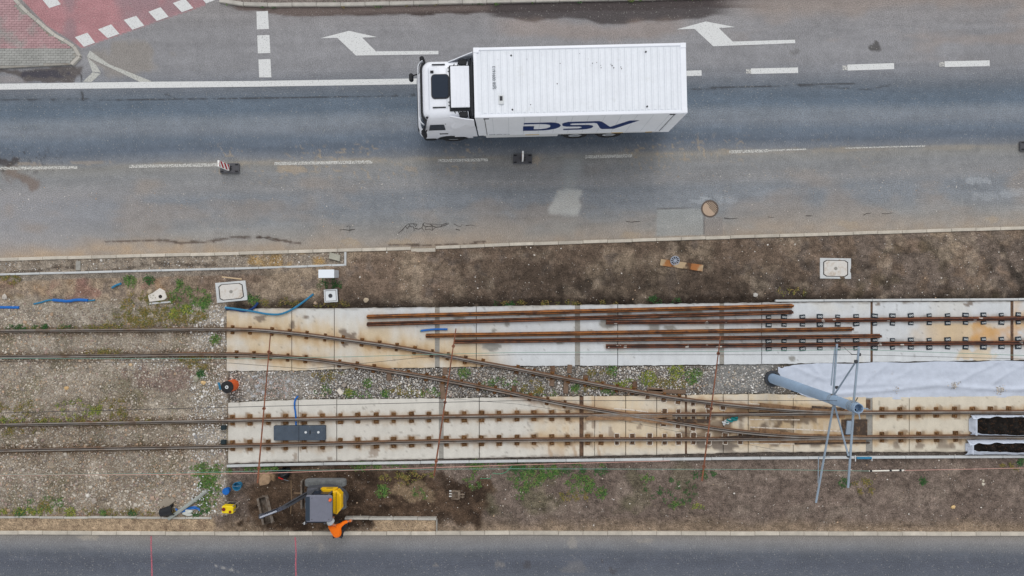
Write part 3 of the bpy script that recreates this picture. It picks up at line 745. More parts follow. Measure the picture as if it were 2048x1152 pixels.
def cross(name, x, y0, y1, w, z1, m):
    a, b = P(x, y0), P(x, y1)
    o = MB().box((0, 0, (z1 - .15) / 2), (w, abs(a.y - b.y), z1 + .15), 0.01).build(name, m, None, loc=tuple((a + b) / 2))
    return struct(o)
cross("end_edging", 158, 522, 541, 0.19, 0.075, greyconc)
cross("end_edging", 691.5, 504, 531.5, 0.085, 0.092, newconc)
cross("end_edging", 873.5, 1039, 1062, 0.05, 0.08, greyconc)
tag(MB().box((0, 0, 0.055), (1.0, 0.15, 0.11), 0.012).build("kerb_stone", kerbsand, None, loc=tuple(P(847, 500.5)), rz=0.02), "loose kerb stone knocked out of line into the upper verge", "kerb stone")

# ------------------------------------------------------------------ pavements
struct(strip("pavement", np.arange(440, 2551, 12.0), lambda x: np.full(np.shape(x), -330.0), lambda x: topk(x) - 3.5, 30, 0.1,
             lambda x, y: lin(128, 118, 112)[None, None] * (1 + 0.12 * fbm(x, y, 30, 4, 2))[..., None], earth))
ISL = [(-500, -330), (-60, -330), (32, 0), (50, 20), (82, 47), (112, 72), (148, 93), (161, 107), (160, 119), (146, 130), (110, 132), (0, 137.5), (-500, 150)]
isl = struct(empty("island_pavement", tuple(P(40, 60))))
o_ = isl.location
wp = [P(x, y) - o_ for x, y in ISL]
MB().prism([(p.x, p.y) for p in wp], -0.1, 0.085).build("paving_bed", greyconc, isl)
edge = [(-20, -110)] + ISL[2:10]
e2 = [P(x, y) - o_ for x, y in catmull(edge, 22)]
for a, b in zip(e2[:-1], e2[1:]):
    l = (b - a).length
    MB().box((0, 0, 0), (l * 0.995, 0.13, 0.2), 0.012).build("kerb_stone", kerbmat, isl, loc=tuple((a + b) / 2 + Vector((0, 0, 0.02))), rz=math.atan2(b.y - a.y, b.x - a.x))
def inside(px, py, poly):
    c = False; n = len(poly)
    for i in range(n):
        x0, y0 = poly[i]; x1, y1 = poly[(i + 1) % n]
        if (y0 > py) != (y1 > py) and px < (x1 - x0) * (py - y0) / (y1 - y0) + x0: c = not c
    return c
pme = {k: MB().box((0, 0, 0.0925), (0.194, 0.094, 0.02), 0.006).mesh("paver", m) for k, m in (('r', paver_red), ('g', paver_grey))}
cand = []
row = 0; y = 135.0
while y > -300:
    x = 158 - (row % 2) * 4.85
    while x > -480:
        if inside(x + 5.5, y + 2.5, ISL) and inside(x + 5.5, y - 2.5, ISL) and inside(x - 5, y + 3, ISL) and segdist(np.array([x]), np.array([y]), [tuple(q) for q in catmull(edge, 22)])[0] > 5.5:
            cand.append((x, y, 'g' if y > 101 + 0.0 * x else 'r'))
        x -= 9.7
    y -= 4.85; row += 1
cand.sort(key=lambda c: (not (c[0] > -5 and c[1] > -5), -c[1]))
rest = {'r': MB(), 'g': MB()}
for i, (x, y, k) in enumerate(cand):
    p = P(x, y) - o_
    if i < 300:
        link("paver", pme[k], isl, (p.x, p.y, random.uniform(-.003, .002)), 0.018 + random.uniform(-.01, .01))
    else:
        rest[k].box((p.x, p.y, 0.0925 + random.uniform(-.003, .002)), (0.194, 0.094, 0.02), 0.0, 0.018)
for k, m in (('r', paver_red), ('g', paver_grey)):
    stuff(rest[k].build("pavers", m, isl))

# ------------------------------------------------------------------ concrete track slabs
RUSTPTS = [(x, float(np.interp(x, *zip(*L)))) for L, X in ((T1U, T1X_U), (T1L, T1X_L)) for x in X]
def slabU_col(x, y):
    c = np.zeros(x.shape + (3,)) + lin(203, 206, 208)
    n1 = fbm(x, y, 60, 4, 1); n2 = fbm(x, y, 16, 4, 2); vs = fbm(x * 4, y, 26, 4, 3)
    d = np.minimum(segdist(x, y, T2U), segdist(x, y, T2L))
    c = blend(c, lin(204, 184, 152), sstep(74, 6, d + 18 * n1 + 9 * vs) * sstep(1050, 930, x) * 0.95)
    c = blend(c, lin(176, 134, 84), sstep(17, 2, d + 7 * n2 + 5 * vs) * sstep(1000, 940, x) * 0.6)
    c = blend(c, lin(204, 200, 190), sstep(0.0, 0.7, n1) * 0.5)
    c = blend(c, lin(176, 166, 158), sstep(0.25, 0.8, fbm(x, y, 34, 4, 4)) * sstep(640, 560, x) * sstep(650, 625, y) * 0.6)
    # rusty tint between the rails at the right, orange bleeding towards the end
    r = sstep(1760, 1900, x) * sstep(642, 650, y) * sstep(690, 680, y)
    c = blend(c, lin(206, 176, 130), sstep(-0.5, 0.4, n1 + 0.3) * r * 0.75)
    c = blend(c, lin(202, 154, 92), (blob(x, y, 1985, 666, 46, 22, 0.9, 3) * (0.62 + 0.3 * n2)))
    c = blend(c, lin(206, 164, 104), sstep(2024, 2030, x) * 0.6 * sstep(-0.6, 0.3, n1))
    c = blend(c, lin(206, 178, 130), blob(x, y, 1960, 710, 40, 14, 0.6, 3) * 0.6)
    d3 = np.minimum(segdist(x, y, T3U), segdist(x, y, T3L))
    c = blend(c, lin(112, 106, 100), sstep(0.25, 0.75, fbm(x, y, 22, 4, 5)) * sstep(14, 4, d3) * sstep(1750, 1800, x) * 0.7)
    c = blend(c, lin(156, 140, 122), sstep(9, 2, d3 + 3 * n2) * 0.5)
    # damp grey patches around the loose rails
    for cx, cy, rx, ry in ((1105, 628, 30, 8), (1060, 628, 14, 5), (1225, 627, 14, 10), (1250, 624, 14, 7), (1212, 646, 16, 10), (1310, 650, 12, 12), (1340, 655, 14, 6), (1370, 622, 36, 8), (1390, 632, 30, 8), (985, 694, 19, 9), (987, 661, 5, 4),
                           (1014, 650, 5, 6), (918, 636, 11, 5), (1120, 684, 9, 4), (1584, 717, 6, 6), (1310, 632, 14, 6), (1035, 628, 6, 5), (1118, 640, 6, 5), (1178, 664, 20, 3), (1345, 670, 24, 4)):
        c = blend(c, lin(142, 140, 134), blob(x, y, cx, cy, rx, ry, 0.3, int(cx) % 7) * 0.92)
    for cx, cy, rx, ry in ((690, 668, 10, 9), (706, 672, 8, 6), (585, 650, 4, 10), (610, 634, 6, 4), (523, 637, 12, 7), (1756, 608, 5, 3), (1812, 604, 8, 3), (1934, 610, 8, 4), (1945, 604, 6, 3), (612, 712, 10, 3), (690, 690, 7, 4)):
        c = blend(c, lin(120, 106, 94), blob(x, y, cx, cy, rx, ry, 0.6, int(cx) % 7) * 0.85)
    c = blend(c, lin(126, 116, 104), sstep(4, 0, y - sUt(x) + 2 * n2) * 0.6)
    c = blend(c, lin(92, 84, 76), sstep(0.95, 1.2, fbm(x, y, 5, 2, 6)) * 0.4)
    return c * (1 + 0.035 * vs + 0.03 * n2)[..., None]
def slabL_col(x, y):
    c = np.zeros(x.shape + (3,)) + lin(206, 202, 193)
    n1 = fbm(x, y, 60, 4, 4); n2 = fbm(x, y, 14, 4, 5); vs = fbm(x * 4, y, 26, 4, 6)
    c = blend(c, lin(210, 194, 168), (sstep(1040, 1130, x + 40 * n1) * sstep(1760, 1740, x) * (0.55 + 0.45 * sstep(-.3, .6, n1 + .6 * vs)) * sstep(925, 890, y + 8 * n1)))
    c = blend(c, lin(208, 198, 178), sstep(1740, 1750, x) * 0.8)
    d = np.minimum(segdist(x, y, T1U), segdist(x, y, T1L))
    c = blend(c, lin(186, 152, 108), sstep(16, 2, d + 6 * n2 + 4 * vs) * (0.35 + 0.35 * sstep(1000, 1100, x)))
    c = blend(c, lin(164, 128, 90), sstep(0.1, 0.8, n1 + 0.5 * vs) * sstep(1090, 1130, x) * sstep(1240, 1180, x) * 0.45)
    d2 = np.minimum(segdist(x, y, T2U), segdist(x, y, T2L))
    c = blend(c, lin(160, 120, 80), sstep(14, 3, d2 + 6 * n2) * 0.5)
    if x.max() < 1250 or x.min() > 1740:
        for rx_, ry_ in RUSTPTS:
            if x.min() - 30 < rx_ < x.max() + 30:
                sz = 6.2 + 2.2 * vnoise(rx_, ry_, 2)
                m = sstep(1.15, 0.8, np.maximum(np.abs(x - rx_) / sz, np.abs(y - ry_ + 1.5) / (10.5 + 3 * vnoise(rx_, 3, 1))) + 0.3 * fbm(x, y, 5, 2, 3))
                c = blend(c, lin(142, 120, 97), m * 0.8)
    # dirt in the turnout
    c = blend(c, lin(104, 84, 68), sstep(0.0, 0.5, fbm(x, y, 30, 4, 2)) * polymask(x, y, [(1355, 822), (1500, 815), (1500, 886), (1355, 880)], 10) * 0.75)
    c = blend(c, lin(176, 148, 108), polymask(x, y, [(1500, 800), (1735, 815), (1735, 885), (1500, 885)], 5) * (0.5 + 0.35 * vs))
    c = blend(c, lin(90, 74, 62), sstep(0.0, 0.5, n1 + 0.6 * n2) * polymask(x, y, [(1500, 830), (1735, 836), (1735, 876), (1500, 868)], 4) * 0.8)
    c = blend(c, lin(108, 98, 90), sstep(0.1, 0.45, fbm(x, y, 26, 3, 1) + 0.25) * polymask(x, y, [(1385, 880), (1500, 884), (1470, 905), (1395, 898)], 6) * 0.9)
    c = blend(c, lin(118, 104, 92), sstep(0.1, 0.45, fbm(x, y, 24, 3, 3) + 0.1) * polymask(x, y, [(1540, 884), (1750, 880), (1750, 893), (1540, 896)], 4) * 0.85)
    c = blend(c, lin(126, 112, 98), sstep(0.1, 0.4, fbm(x, y, 22, 3, 4)) * polymask(x, y, [(1780, 880), (1940, 878), (1950, 898), (1780, 898)], 5) * 0.8)
    for cx, cy, rx, ry in ((592, 912, 4, 9), (745, 906, 12, 8), (660, 916, 6, 3), (1168, 850, 6, 8), (1222, 868, 5, 12), (1188, 845, 4, 10), (1278, 852, 6, 5)):
        c = blend(c, lin(140, 122, 106), blob(x, y, cx, cy, rx, ry, 0.6, int(cx) % 7) * 0.7)
    for cx in (1150, 1198, 1100):
        c = blend(c, lin(168, 136, 104), sstep(4, 1, np.abs(x - cx - 3 * np.sin(y / 9.)) + 2 * n2) * sstep(882, 890, y) * 0.6)
    c = blend(c, lin(110, 98, 88), sstep(4, 0, sLb(x) - y + 2 * n2) * 0.6)
    c = blend(c, lin(92, 80, 70), sstep(0.9, 1.2, fbm(x, y, 5, 2, 6)) * 0.4)
    return c * (1 + 0.035 * vs + 0.03 * n2)[..., None]
def slabs(name, spans, ft, fb, cf, gaps):
    root = struct(empty(name, (0, 0, 0)))
    for a, b in spans:
        n = max(6, int((b - a) / 3.2))
        zt = 0.0 if name == "upper_track_bed" else 0.0
        strip("concrete_slab", np.linspace(a + 0.2, b - 0.2, n + 1), lambda x: ft(x) + 0.9 * fbm(x, x * 0 + 7, 9, 3, 2), lambda x: fb(x) + 0.9 * fbm(x, x * 0 + 90, 9, 3, 4), 38, zt + random.uniform(-.004, .002), cf, concrete, root, skirt=0.2, smooth=False)
    for a, b, m in gaps:
        w = [P(a - .3, float(ft(a)) + 1), P(b + .3, float(ft(b)) + 1), P(b + .3, float(fb(b)) - 1), P(a - .3, float(fb(a)) - 1)]
        MB().prism([(p.x, p.y) for p in w], -0.2, -0.014).build("joint_filler", m, root)
    return root
slabs("upper_track_bed", [(453, 583), (584, 668), (669, 870), (879, 952), (953, 1150), (1160, 1235), (1236, 1439), (1448, 1523), (1524, 1741), (1745.5, 2021), (2027, 2290), (2296, 2550)], sUt, sUb, slabU_col,
      [(870, 879, greyconc), (1150, 1160, greyconc), (1439, 1448, greyconc), (1741, 1745.5, rustdull), (2021, 2027, rustdull), (2290, 2296, greyconc)])
slabs("lower_track_bed", [(456, 596), (597, 673), (674, 878), (887, 958), (959, 1159), (1167, 1189), (1189.6, 1251), (1252, 1313), (1314, 1370), (1374, 1446), (1447, 1496), (1497, 1586), (1587, 1732), (1745, 1818), (1819, 2090), (2098, 2350), (2352, 2550)],
      sLt, sLb, slabL_col, [(878, 887, greyconc), (1159, 1167, rustdull), (1370, 1374, rustdull), (1732, 1745, greyconc), (2090, 2098, greyconc)])

# ------------------------------------------------------------------ rails
def rail_prof(lip):
    q = [(-.09, 0, 0), (-.09, .014, 0), (-.022, .032, 0), (-.016, .125, 0), (-.052, .142, 0), (-.054, .172, 1), (-.048, .18, 1), (-.004, .18, 2), (.002, .174, 2), (.008, .142, 2), (.030, .142, 2), (.035, .172, 1), (.052, .172, 0), (.053, .14, 0), (.014, .122, 0), (.022, .032, 0), (.09, .014, 0), (.09, 0, 0)]
    if lip < 0: q = [(-a, b, c) for a, b, c in q]
    return q
def sweep(pts, lip, z0=0.0, step=16, order=None):
    """rail along a pixel polyline; material 0 sides, 1 running surface, 2 groove"""
    pr = rail_prof(lip); n = len(pr); b = MB()
    c = [P(x, y, z0 + 0.17) for x, y in catmull(pts, step)]
    vs = []
    for i, p in enumerate(c):
        t = c[min(i + 1, len(c) - 1)] - c[max(i - 1, 0)]; t.z = 0; t.normalize(); nrm = Vector((-t.y, t.x, 0))
        vs += [(p.x + nrm.x * u, p.y + nrm.y * u, z0 + w) for u, w, _ in pr]
    for k in range(n):
        j = (k + 1) % n; fs = []
        for i in range(len(c) - 1):
            q = (i * n + k, i * n + j, (i + 1) * n + j, (i + 1) * n + k)
            fs.append(q if lip > 0 else q[::-1])
        b.f += fs; b.m += [pr[k][2]] * len(fs)
    b.v = vs
    cap0 = tuple(range(n)); cap1 = tuple((len(c) - 1) * n + i for i in range(n))
    b.f += [cap0[::-1] if lip > 0 else cap0, cap1 if lip > 0 else cap1[::-1]]; b.m += [0, 0]
    return b
def fast_old():
    b = MB(); b.box((0, 0, .012), (.2, .15, .024), .006)
    b.tube([(-.07, -.05, .03), (-.075, .03, .045), (-.03, .05, .05), (0, -.02, .055), (.03, .05, .05), (.075, .03, .045), (.07, -.05, .03)], .011, 5)
    b.prism([(.032 * math.cos(a * math.pi / 3), .032 * math.sin(a * math.pi / 3) - .01) for a in range(6)], .02, .085)
    return b
def fast_bolt():
    b = MB(); b.box((0, 0, .012), (.14, .10, .024), .006); b.lathe([(.055, .02), (.05, .05), (.03, .072), (0.001, .08)], n=8); return b
def fast_new():
    b = MB(); b.box((0, .005, .016), (.235, .18, .032), .008, m=0); b.box((-.07, .05, .02), (.03, .06, .03), .004, m=0); b.box((.07, .05, .02), (.03, .06, .03), .004, m=0)
    for s in (-1, 1):
        b.tube([(s * .045 + .03 * math.cos(a * math.pi / 4), .0 + .03 * math.sin(a * math.pi / 4), .05) for a in range(9)], .011, 5, m=1)
    b.prism([(.018 * math.cos(a * math.pi / 3), .018 * math.sin(a * math.pi / 3)) for a in range(6)], .02, .07, 1)
    return b
def fast_frame():
    b = MB(); b.box((0, 0, .008), (.17, .15, .016), .004, m=0)
    for s in (-1, 1): b.box((s * .108, -.005, .008), (.036, .2, .018), .003, m=1)
    b.box((0, .1, .008), (.182, .034, .018), .003, m=1)
    b.box((0, -.03, .03), (.08, .07, .04), .01, m=0); b.prism([(.028 * math.cos(a * math.pi / 3), .028 * math.sin(a * math.pi / 3)) for a in range(6)], .02, .075)
    return b
mortar = mat("pale_mortar", (214, 205, 192), 0.9, grain=(24, 0.12), dark=((130, 104, 82), 8, 0.5, 0.7))
bluesteel = mat("blue_black_steel", (44, 54, 62), 0.6, grain=(26, 0.2))
FM = {'old': fast_old().mesh("rail_fastening", mat("fastening_rust", (134, 100, 64), 0.85, grain=(40, 0.35), dark=((92, 66, 46), 14, 0.44, 0.62), obj_var=0.2)),
      'bolt': fast_bolt().mesh("rail_fastening", mat("bolt_rust", (120, 82, 42), 0.85, grain=(40, 0.35), dark=((82, 58, 40), 14, 0.45, 0.6), obj_var=0.2)),
      'new': fast_new().mesh("rail_fastening", [bluesteel, mat("spring_steel", (214, 220, 222), 0.5, 0.3)]),
      'frame': fast_frame().mesh("rail_fastening", [mat("frame_rust", (122, 96, 74), 0.85, grain=(40, 0.3), dark=((84, 64, 50), 12, 0.42, 0.6), obj_var=0.2), mortar])}
def fasten(rail, pts, X, kind, off=0.15, sides=(1, -1)):
    xs_, ys_ = zip(*pts)
    for x in X:
        y = float(np.interp(x, xs_, ys_)); y2 = float(np.interp(x + 6, xs_, ys_)); p = P(x, y, 0.17); a = math.atan2(-(y2 - y), 6)
        for s in sides:
            o = link("rail_fastening", FM[kind], rail, (p.x - math.sin(a) * off * s, p.y + math.cos(a) * off * s, 0.001), a + (0 if s > 0 else math.pi) + random.uniform(-.12, .12))
            k = random.uniform(.82, 1.15); o.scale = (k, k * random.uniform(.85, 1.1), 1)
railmats = [railside, steel, groove]
newrail = [rust, mat("rusty_rail_top", (108, 66, 48), 0.75, grain=(26, 0.25), dark=((70, 50, 46), 1.6, 0.45, 0.6), speck=((206, 200, 192), 9, 0.955, 0.8)), mat("rusty_groove", (48, 36, 32), 0.9)]
t1 = thing("tram_track", "straight lower tram track with worn shiny rails running right across the site", "track")
r = sweep(T1U, -1).build("rail", railmats, t1); fasten(r, T1U, T1X_U, 'old'); fasten(r, T1U, T1F_U, 'frame')
r = sweep(T1L, 1).build("rail", railmats, t1); fasten(r, T1L, T1X_L, 'old'); fasten(r, T1L, T1F_L, 'frame')
t2 = thing("tram_track", "curved turnout track crossing diagonally from the upper slabs down to the lower track", "track")
r = sweep(T2U, -1, 0.004).build("rail", railmats, t2); fasten(r, T2U, T2X_U, 'bolt', 0.125); fasten(r, T2U, T2F, 'frame', sides=(-1,))
r = sweep(T2L, 1, 0.004).build("rail", railmats, t2); fasten(r, T2L, T2X_L, 'bolt', 0.125); fasten(r, T2L, [1330, 1359, 1389], 'frame')
t3 = thing("tram_track", "unfinished tram track of rusty rails with dark blue fastenings on the upper right slabs", "track")
r = sweep(T3U, -1).build("rail", newrail, t3); fasten(r, T3U, T3X, 'new', 0.16)
r = sweep(T3L, 1).build("rail", newrail, t3); fasten(r, T3L, T3X, 'new', 0.16)
# frog casting where the rails cross, wide base plates under the switch blades, timber sleepers in the ballast
tanrust = mat("tan_rust_plate", (142, 112, 84), 0.85, grain=(26, 0.2), blotch=(2.5, 0.15), dark=((92, 70, 54), 3.5, 0.5, 0.68))
darkplate = mat("oily_plate", (70, 58, 50), 0.75, grain=(26, 0.25), dark=((112, 88, 66), 5, 0.5, 0.65))
def plate(name, pts, z0, z1, m, par):
    return MB().prism([(p.x, p.y) for p in pts_px(pts, z1)], z0, z1, 0, 0.01).build(name, m, par)
plate("frog_casting", [(1182, 829), (1226, 826), (1300, 829), (1345, 827), (1345, 834), (1312, 836), (1345, 846), (1345, 851), (1275, 842), (1215, 840), (1172, 841), (1172, 836)], -0.01, 0.168, tanrust, t2)
for q, m in (([(1520, 806), (1625, 816), (1690, 821), (1690, 836), (1520, 834)], tanrust), ([(1520, 856), (1600, 868), (1732, 871), (1732, 884), (1520, 886)], tanrust), ([(1498, 824), (1540, 824), (1540, 829), (1498, 827)], darkplate),
             ([(1440, 874), (1535, 868), (1535, 876), (1440, 876)], darkplate), ([(1625, 812), (1690, 816), (1690, 820), (1625, 816)], darkplate), ([(1590, 886.5), (1740, 884.5), (1740, 887), (1590, 889)], darkplate),
             ([(1345, 838), (1420, 839), (1420, 846), (1360, 845)], darkplate)):
    plate("switch_plate", q, -0.01, 0.055 if m is tanrust else 0.065, m, t2)
for q in ([(1497, 806), (1640, 817), (1640, 818.8), (1497, 808)], [(1500, 853), (1690, 862), (1690, 864), (1500, 855.5)], [(1500, 838), (1600, 839), (1600, 840.5), (1500, 840)], [(1228, 816), (1262, 818.5), (1297, 823), (1297, 825), (1260, 821), (1228, 818.5)], [(1262, 841), (1298, 843), (1298, 845), (1262, 843.5)], [(1500, 885.8), (1590, 887), (1590, 889), (1500, 887.5)]):
    plate("mortar_edge", q, -0.01, 0.012, mortar, t2)
plate("stretcher_box", [(1695, 842), (1706, 842), (1706, 869), (1692, 869)], -0.01, 0.1, galv, t2)
plate("stretcher_box_pit", [(1683, 839), (1735, 839), (1735, 872), (1683, 872)], -0.01, 0.02, darkplate, t2)
plate("joint_cover", [(1732, 799), (1741, 799), (1741, 818), (1733, 818)], -0.01, 0.012, rustdull, t2)
for i, (px, py, ln, a, m) in enumerate(((392, 831, .38, 0.02, timber), (428, 834, .30, 0.02, timber), (778, 752, .36, -1.5, timber), (885, 780, .75, 0.1, timber), (1105, 742, .4, -.05, rustdull), (1104, 765, .3, -.1, timber),
                                     (1139, 738, .36, -.1, timber), (1132, 772, .62, -.08, timber), (1028, 780, .34, -.1, rustdull), (890, 742, .3, 0.0, timber), (1033, 742, .28, -.05, rustdull), (1171, 757, .26, -.05, rustdull), (1207, 770, .3, .05, timber), (1270, 770, .3, .05, rustdull))):
    if abs(a) > 1: a -= math.copysign(math.pi / 2, a)
    MB().box((0, 0, -.05), (.2, ln, .14), .012).build("sleeper", m, t2, loc=tuple(P(px, py)), rz=a)
MB().box((0, 0, -.04), (1.55, .16, .12), .012).build("sleeper", timber, t2, loc=tuple(P(1334, 783)), rz=-.03)
MB().box((0, 0, -.04), (.65, .14, .12), .012).build("sleeper", timber, t2, loc=tuple(P(1310, 779)), rz=-.1)
text_mesh("spray_mark", "-0.37", 0.22, whitespray, t2, Matrix.Translation(P(1583, 793) + Vector((0, 0, .008))))
# loose rails
LAB = ["topmost of the four long rusty rails lying loose on the upper slabs", "second loose rusty rail from the top, just below the topmost one",
       "third loose rusty rail, starting beside the short blue pipe", "lowest of the four loose rusty rails, reaching furthest right"]
for i, q in enumerate(LOOSE):
    o = sweep(q, 1 if i % 2 else -1, 0.003, 60).build("loose_rail", [(rustbright if i in (0, 2) else rust)] * 2 + [MATS["rusty_groove"]])
    tag(o, LAB[i], "rail", "loose rails on the slabs")
# ------------------------------------------------------------------ ballast, pebbles, weeds
bm_ = bmesh.new(); bmesh.ops.create_icosphere(bm_, subdivisions=1, radius=1.0)
ICO_V = np.array([v.co[:] for v in bm_.verts]); ICO_F = np.array([[v.index for v in f.verts] for f in bm_.faces]); bm_.free()
def stones(name, px, py, r, cols, z, flat=0.7):
    n = len(px); sc = np.stack([rng.uniform(.75, 1.35, n), rng.uniform(.75, 1.2, n), rng.uniform(.5, .9, n) * flat], -1)
    v = ICO_V[None] * (1 + rng.uniform(-.22, .22, (n, len(ICO_V), 1)))
    v = v * sc[:, None] * np.asarray(r)[:, None, None]
    a = rng.uniform(0, 6.283, n); ca, sa = np.cos(a)[:, None], np.sin(a)[:, None]
    X = v[..., 0] * ca - v[..., 1] * sa; Y = v[..., 0] * sa + v[..., 1] * ca
    V = np.stack([X + ((px - 1024) * S0)[:, None], Y - ((py - 576) * S0)[:, None], v[..., 2] + np.asarray(z)[:, None]], -1).reshape(-1, 3)
    Fq = (ICO_F[None] + (np.arange(n) * len(ICO_V))[:, None, None]).reshape(-1, 3)
    C = np.repeat(cols, len(ICO_V), 0)
    return link(name, npmesh(name, V, Fq, stone, C))
def scatter(x0, x1, y0, y1, sp):
    gx, gy = np.meshgrid(np.arange(x0, x1, sp), np.arange(y0, y1, sp), indexing='ij')
    return (gx + rng.uniform(-.55, .55, gx.shape) * sp).ravel(), (gy + rng.uniform(-.55, .55, gy.shape) * sp).ravel()
def pick(pal, n, jit=0.12):
    P_ = np.array([lin(*c) for c in pal]); return P_[rng.integers(0, len(P_), n)] * (1 + rng.uniform(-jit, jit, (n, 1)))
BAL = [(196, 185, 170), (174, 163, 149), (204, 195, 182), (154, 141, 126), (132, 123, 116), (180, 154, 130), (164, 149, 130), (150, 134, 114), (146, 131, 116), (180, 169, 158), (162, 142, 132), (186, 178, 166)]
CLEAN = [(206, 202, 196), (180, 178, 174), (222, 220, 216), (150, 148, 146), (196, 184, 170), (132, 130, 130), (212, 206, 200), (170, 160, 150)]
railpts = [T1U, T1L, T2U, T2L]
def clear_of_rails(x, y, d=4.6):
    m = np.ones(len(x), bool)
    for t in railpts: m &= segdist(x, y, t) > d
    return m
x, y = scatter(-500, 458, 600, 1034, 3.0)
far = (x < -60) & (rng.random(len(x)) < 0.72)
Zn = zones(x, y)
dens = Zn['left'] * (0.75 + 0.45 * fbm(x, y, 80, 3, 6)) + sstep(360, 400, x) * sstep(455, 450, x) * sstep(618, 640, y) * sstep(930, 915, y)
dens = dens * (1 - 0.55 * polymask(x, y, [(240, 650), (290, 590), (400, 580), (440, 640)], 12)) + 0.12 * sstep(560, 600, y)
ok = (rng.random(len(x)) < dens) & ~far & clear_of_rails(x, y) & (y < edC(x) - 2) & (x < 455)
x, y = x[ok], y[ok]; n = len(x)
cl = sstep(372, 396, x + 6 * fbm(x, y, 18, 2, 3)) * np.maximum(sstep(602, 622, y) * sstep(700, 690, y), np.maximum(sstep(735, 760, y) * sstep(930, 890, y), .4)) + blob(x, y, 290, 725, 90, 12, .4, 3) * .5
isclean = rng.random(n) < cl
cols = np.where(isclean[:, None], pick(CLEAN, n), pick(BAL, n) * (0.92 + 0.2 * fbm(x, y, 60, 3, 5))[:, None])
rr = np.clip(rng.lognormal(math.log(0.021), 0.42, n), .009, .075) * (1 + 0.25 * sstep(840, 1000, y))
stuff(stones("ballast", x, y, rr, cols, earth_z(x, y) + rr * 0.15), "loose brown and beige ballast stones around the left track ends", "ballast")
# grey ballast strip between the slabs
x, y = scatter(456, 1600, 734, 806, 2.65)
ok = (y > sUb(x) + 1) & (y < sLt(x) - 1.2) & clear_of_rails(x, y, 4.4) & (rng.random(len(x)) < 0.93 - 0.55 * sstep(1405, 1450, x) - 0.35 * sstep(475, 490, x) * sstep(620, 600, x))
ok &= ~((np.abs(x - 885) < 5.5) & (y > 770)) & ~((np.abs(x - 1132) < 5.5) & (np.abs(y - 772) < 17)) & ~((x > 1292) & (x < 1372) & (np.abs(y - 782) < 4))
x, y = x[ok], y[ok]; n = len(x)
cols = pick(CLEAN, n) * (0.9 + 0.22 * fbm(x, y, 40, 3, 4))[:, None]
pink = polymask(x, y, [(500, 756), (580, 758), (590, 775), (570, 796), (505, 792)], 5) > rng.random(n)
cols = np.where(pink[:, None], pick([(196, 168, 156), (176, 150, 140), (206, 190, 180)], n), cols)
brown = sstep(.2, .8, fbm(x, y, 34, 3, 2)) * .5 > rng.random(n)
cols = np.where(brown[:, None], pick(BAL, n), cols)
rr = np.clip(rng.lognormal(math.log(0.0235), 0.32, n), .012, .06) * np.where(pink, .8, 1)
stuff(stones("ballast", x, y, rr, cols, -0.05 + rr * 0.3), "pale grey ballast in the strip between the two slab tracks", "ballast")
# pebbles strewn over the soil, the bed behind the kerb and the closed lane
PEB = [(196, 188, 178), (214, 208, 200), (170, 158, 144), (150, 138, 126), (222, 216, 208), (186, 160, 134)]
px, py = rng.uniform(-200, 2250, 14000), rng.uniform(470, 1064, 14000)
ok = ((py > kA(px) + 5) & (py < sUt(px) - 1) & (px > 440)) | ((py > trough(px) + 4) & (py < kD(px) - 5) & (px > 450)) | ((py > kA(px) + 5) & (py < 612) & (px < 450)) | ((py > sLb(px) + 1) & (py < trough(px) - 2) & (px > 1250)) | ((px > 1400) & (px < 1590) & (py > sUb(px) + 1) & (py < sLt(px) - 1))
px, py = px[ok], py[ok]; n = len(px)
rr = np.clip(rng.lognormal(math.log(0.0085), 0.5, n), .004, .05)
stuff(stones("pebbles", px, py, rr, pick(PEB, n), earth_z(px, py) + rr * .2), "small pale pebbles strewn over the bare soil", "pebbles")
px, py = scatter(-80, 690, 505, 548, 3.4)
ok = (py > kA(px) + 4) & (py < edB(px) - 4) & (rng.random(len(px)) < 0.42 + .4 * fbm(px, py, 40, 3, 3)); px, py = px[ok], py[ok]
rr = np.clip(rng.lognormal(math.log(0.017), 0.4, len(px)), .008, .08)
stuff(stones("rubble", px, py, rr, pick(BAL + CLEAN, len(px)), earth_z(px, py) + rr * .2), "fine rubble filling the narrow bed behind the kerb", "rubble")
px, py = rng.uniform(-100, 2100, 900), rng.uniform(335, 480, 900)
ok = (py < kA(px) - 6) & (py > 372 - .0225 * px); px, py = px[ok], py[ok]; rr = np.clip(rng.lognormal(math.log(0.009), 0.4, len(px)), .005, .03)
q1 = rng.uniform(-60, 2100, 1500); q2 = np.where(rng.random(1500) < .5, 366, 392) - .026 * (q1 - 1024) + rng.normal(0, 6, 1500)
kp = vnoise(q1 / 60, q2 / 30, 3) > .42; px = np.r_[px, q1[kp]]; py = np.r_[py, q2[kp]]; rr = np.clip(rng.lognormal(math.log(0.009), 0.4, len(px)), .005, .03)
stuff(stones("grit", px, py, rr, pick(PEB, len(px)), rr * .3), "loose grit scattered over the closed traffic lane", "grit")
# clods of dug soil
px = np.r_[rng.uniform(500, 700, 260), rng.uniform(690, 1560, 420), rng.uniform(500, 700, 130), rng.uniform(860, 1000, 90)]
py = np.r_[rng.uniform(540, 600, 260), rng.uniform(505, 604, 420), rng.uniform(945, 1055, 130), rng.uniform(950, 1040, 90)]
ok = (py > kA(px) + 6) & ((py < sUt(px) - 4) | (py > 940)); px, py = px[ok], py[ok]
rr = np.clip(rng.lognormal(math.log(0.03), 0.5, len(px)), .012, .1)
stuff(stones("soil_clods", px, py, rr, earth_col(px[:, None], py[:, None])[:, 0] * rng.uniform(.75, 1.05, (len(px), 1)), earth_z(px, py) + rr * .05, .55), "crumbly clods of dug soil on the verges", "soil")
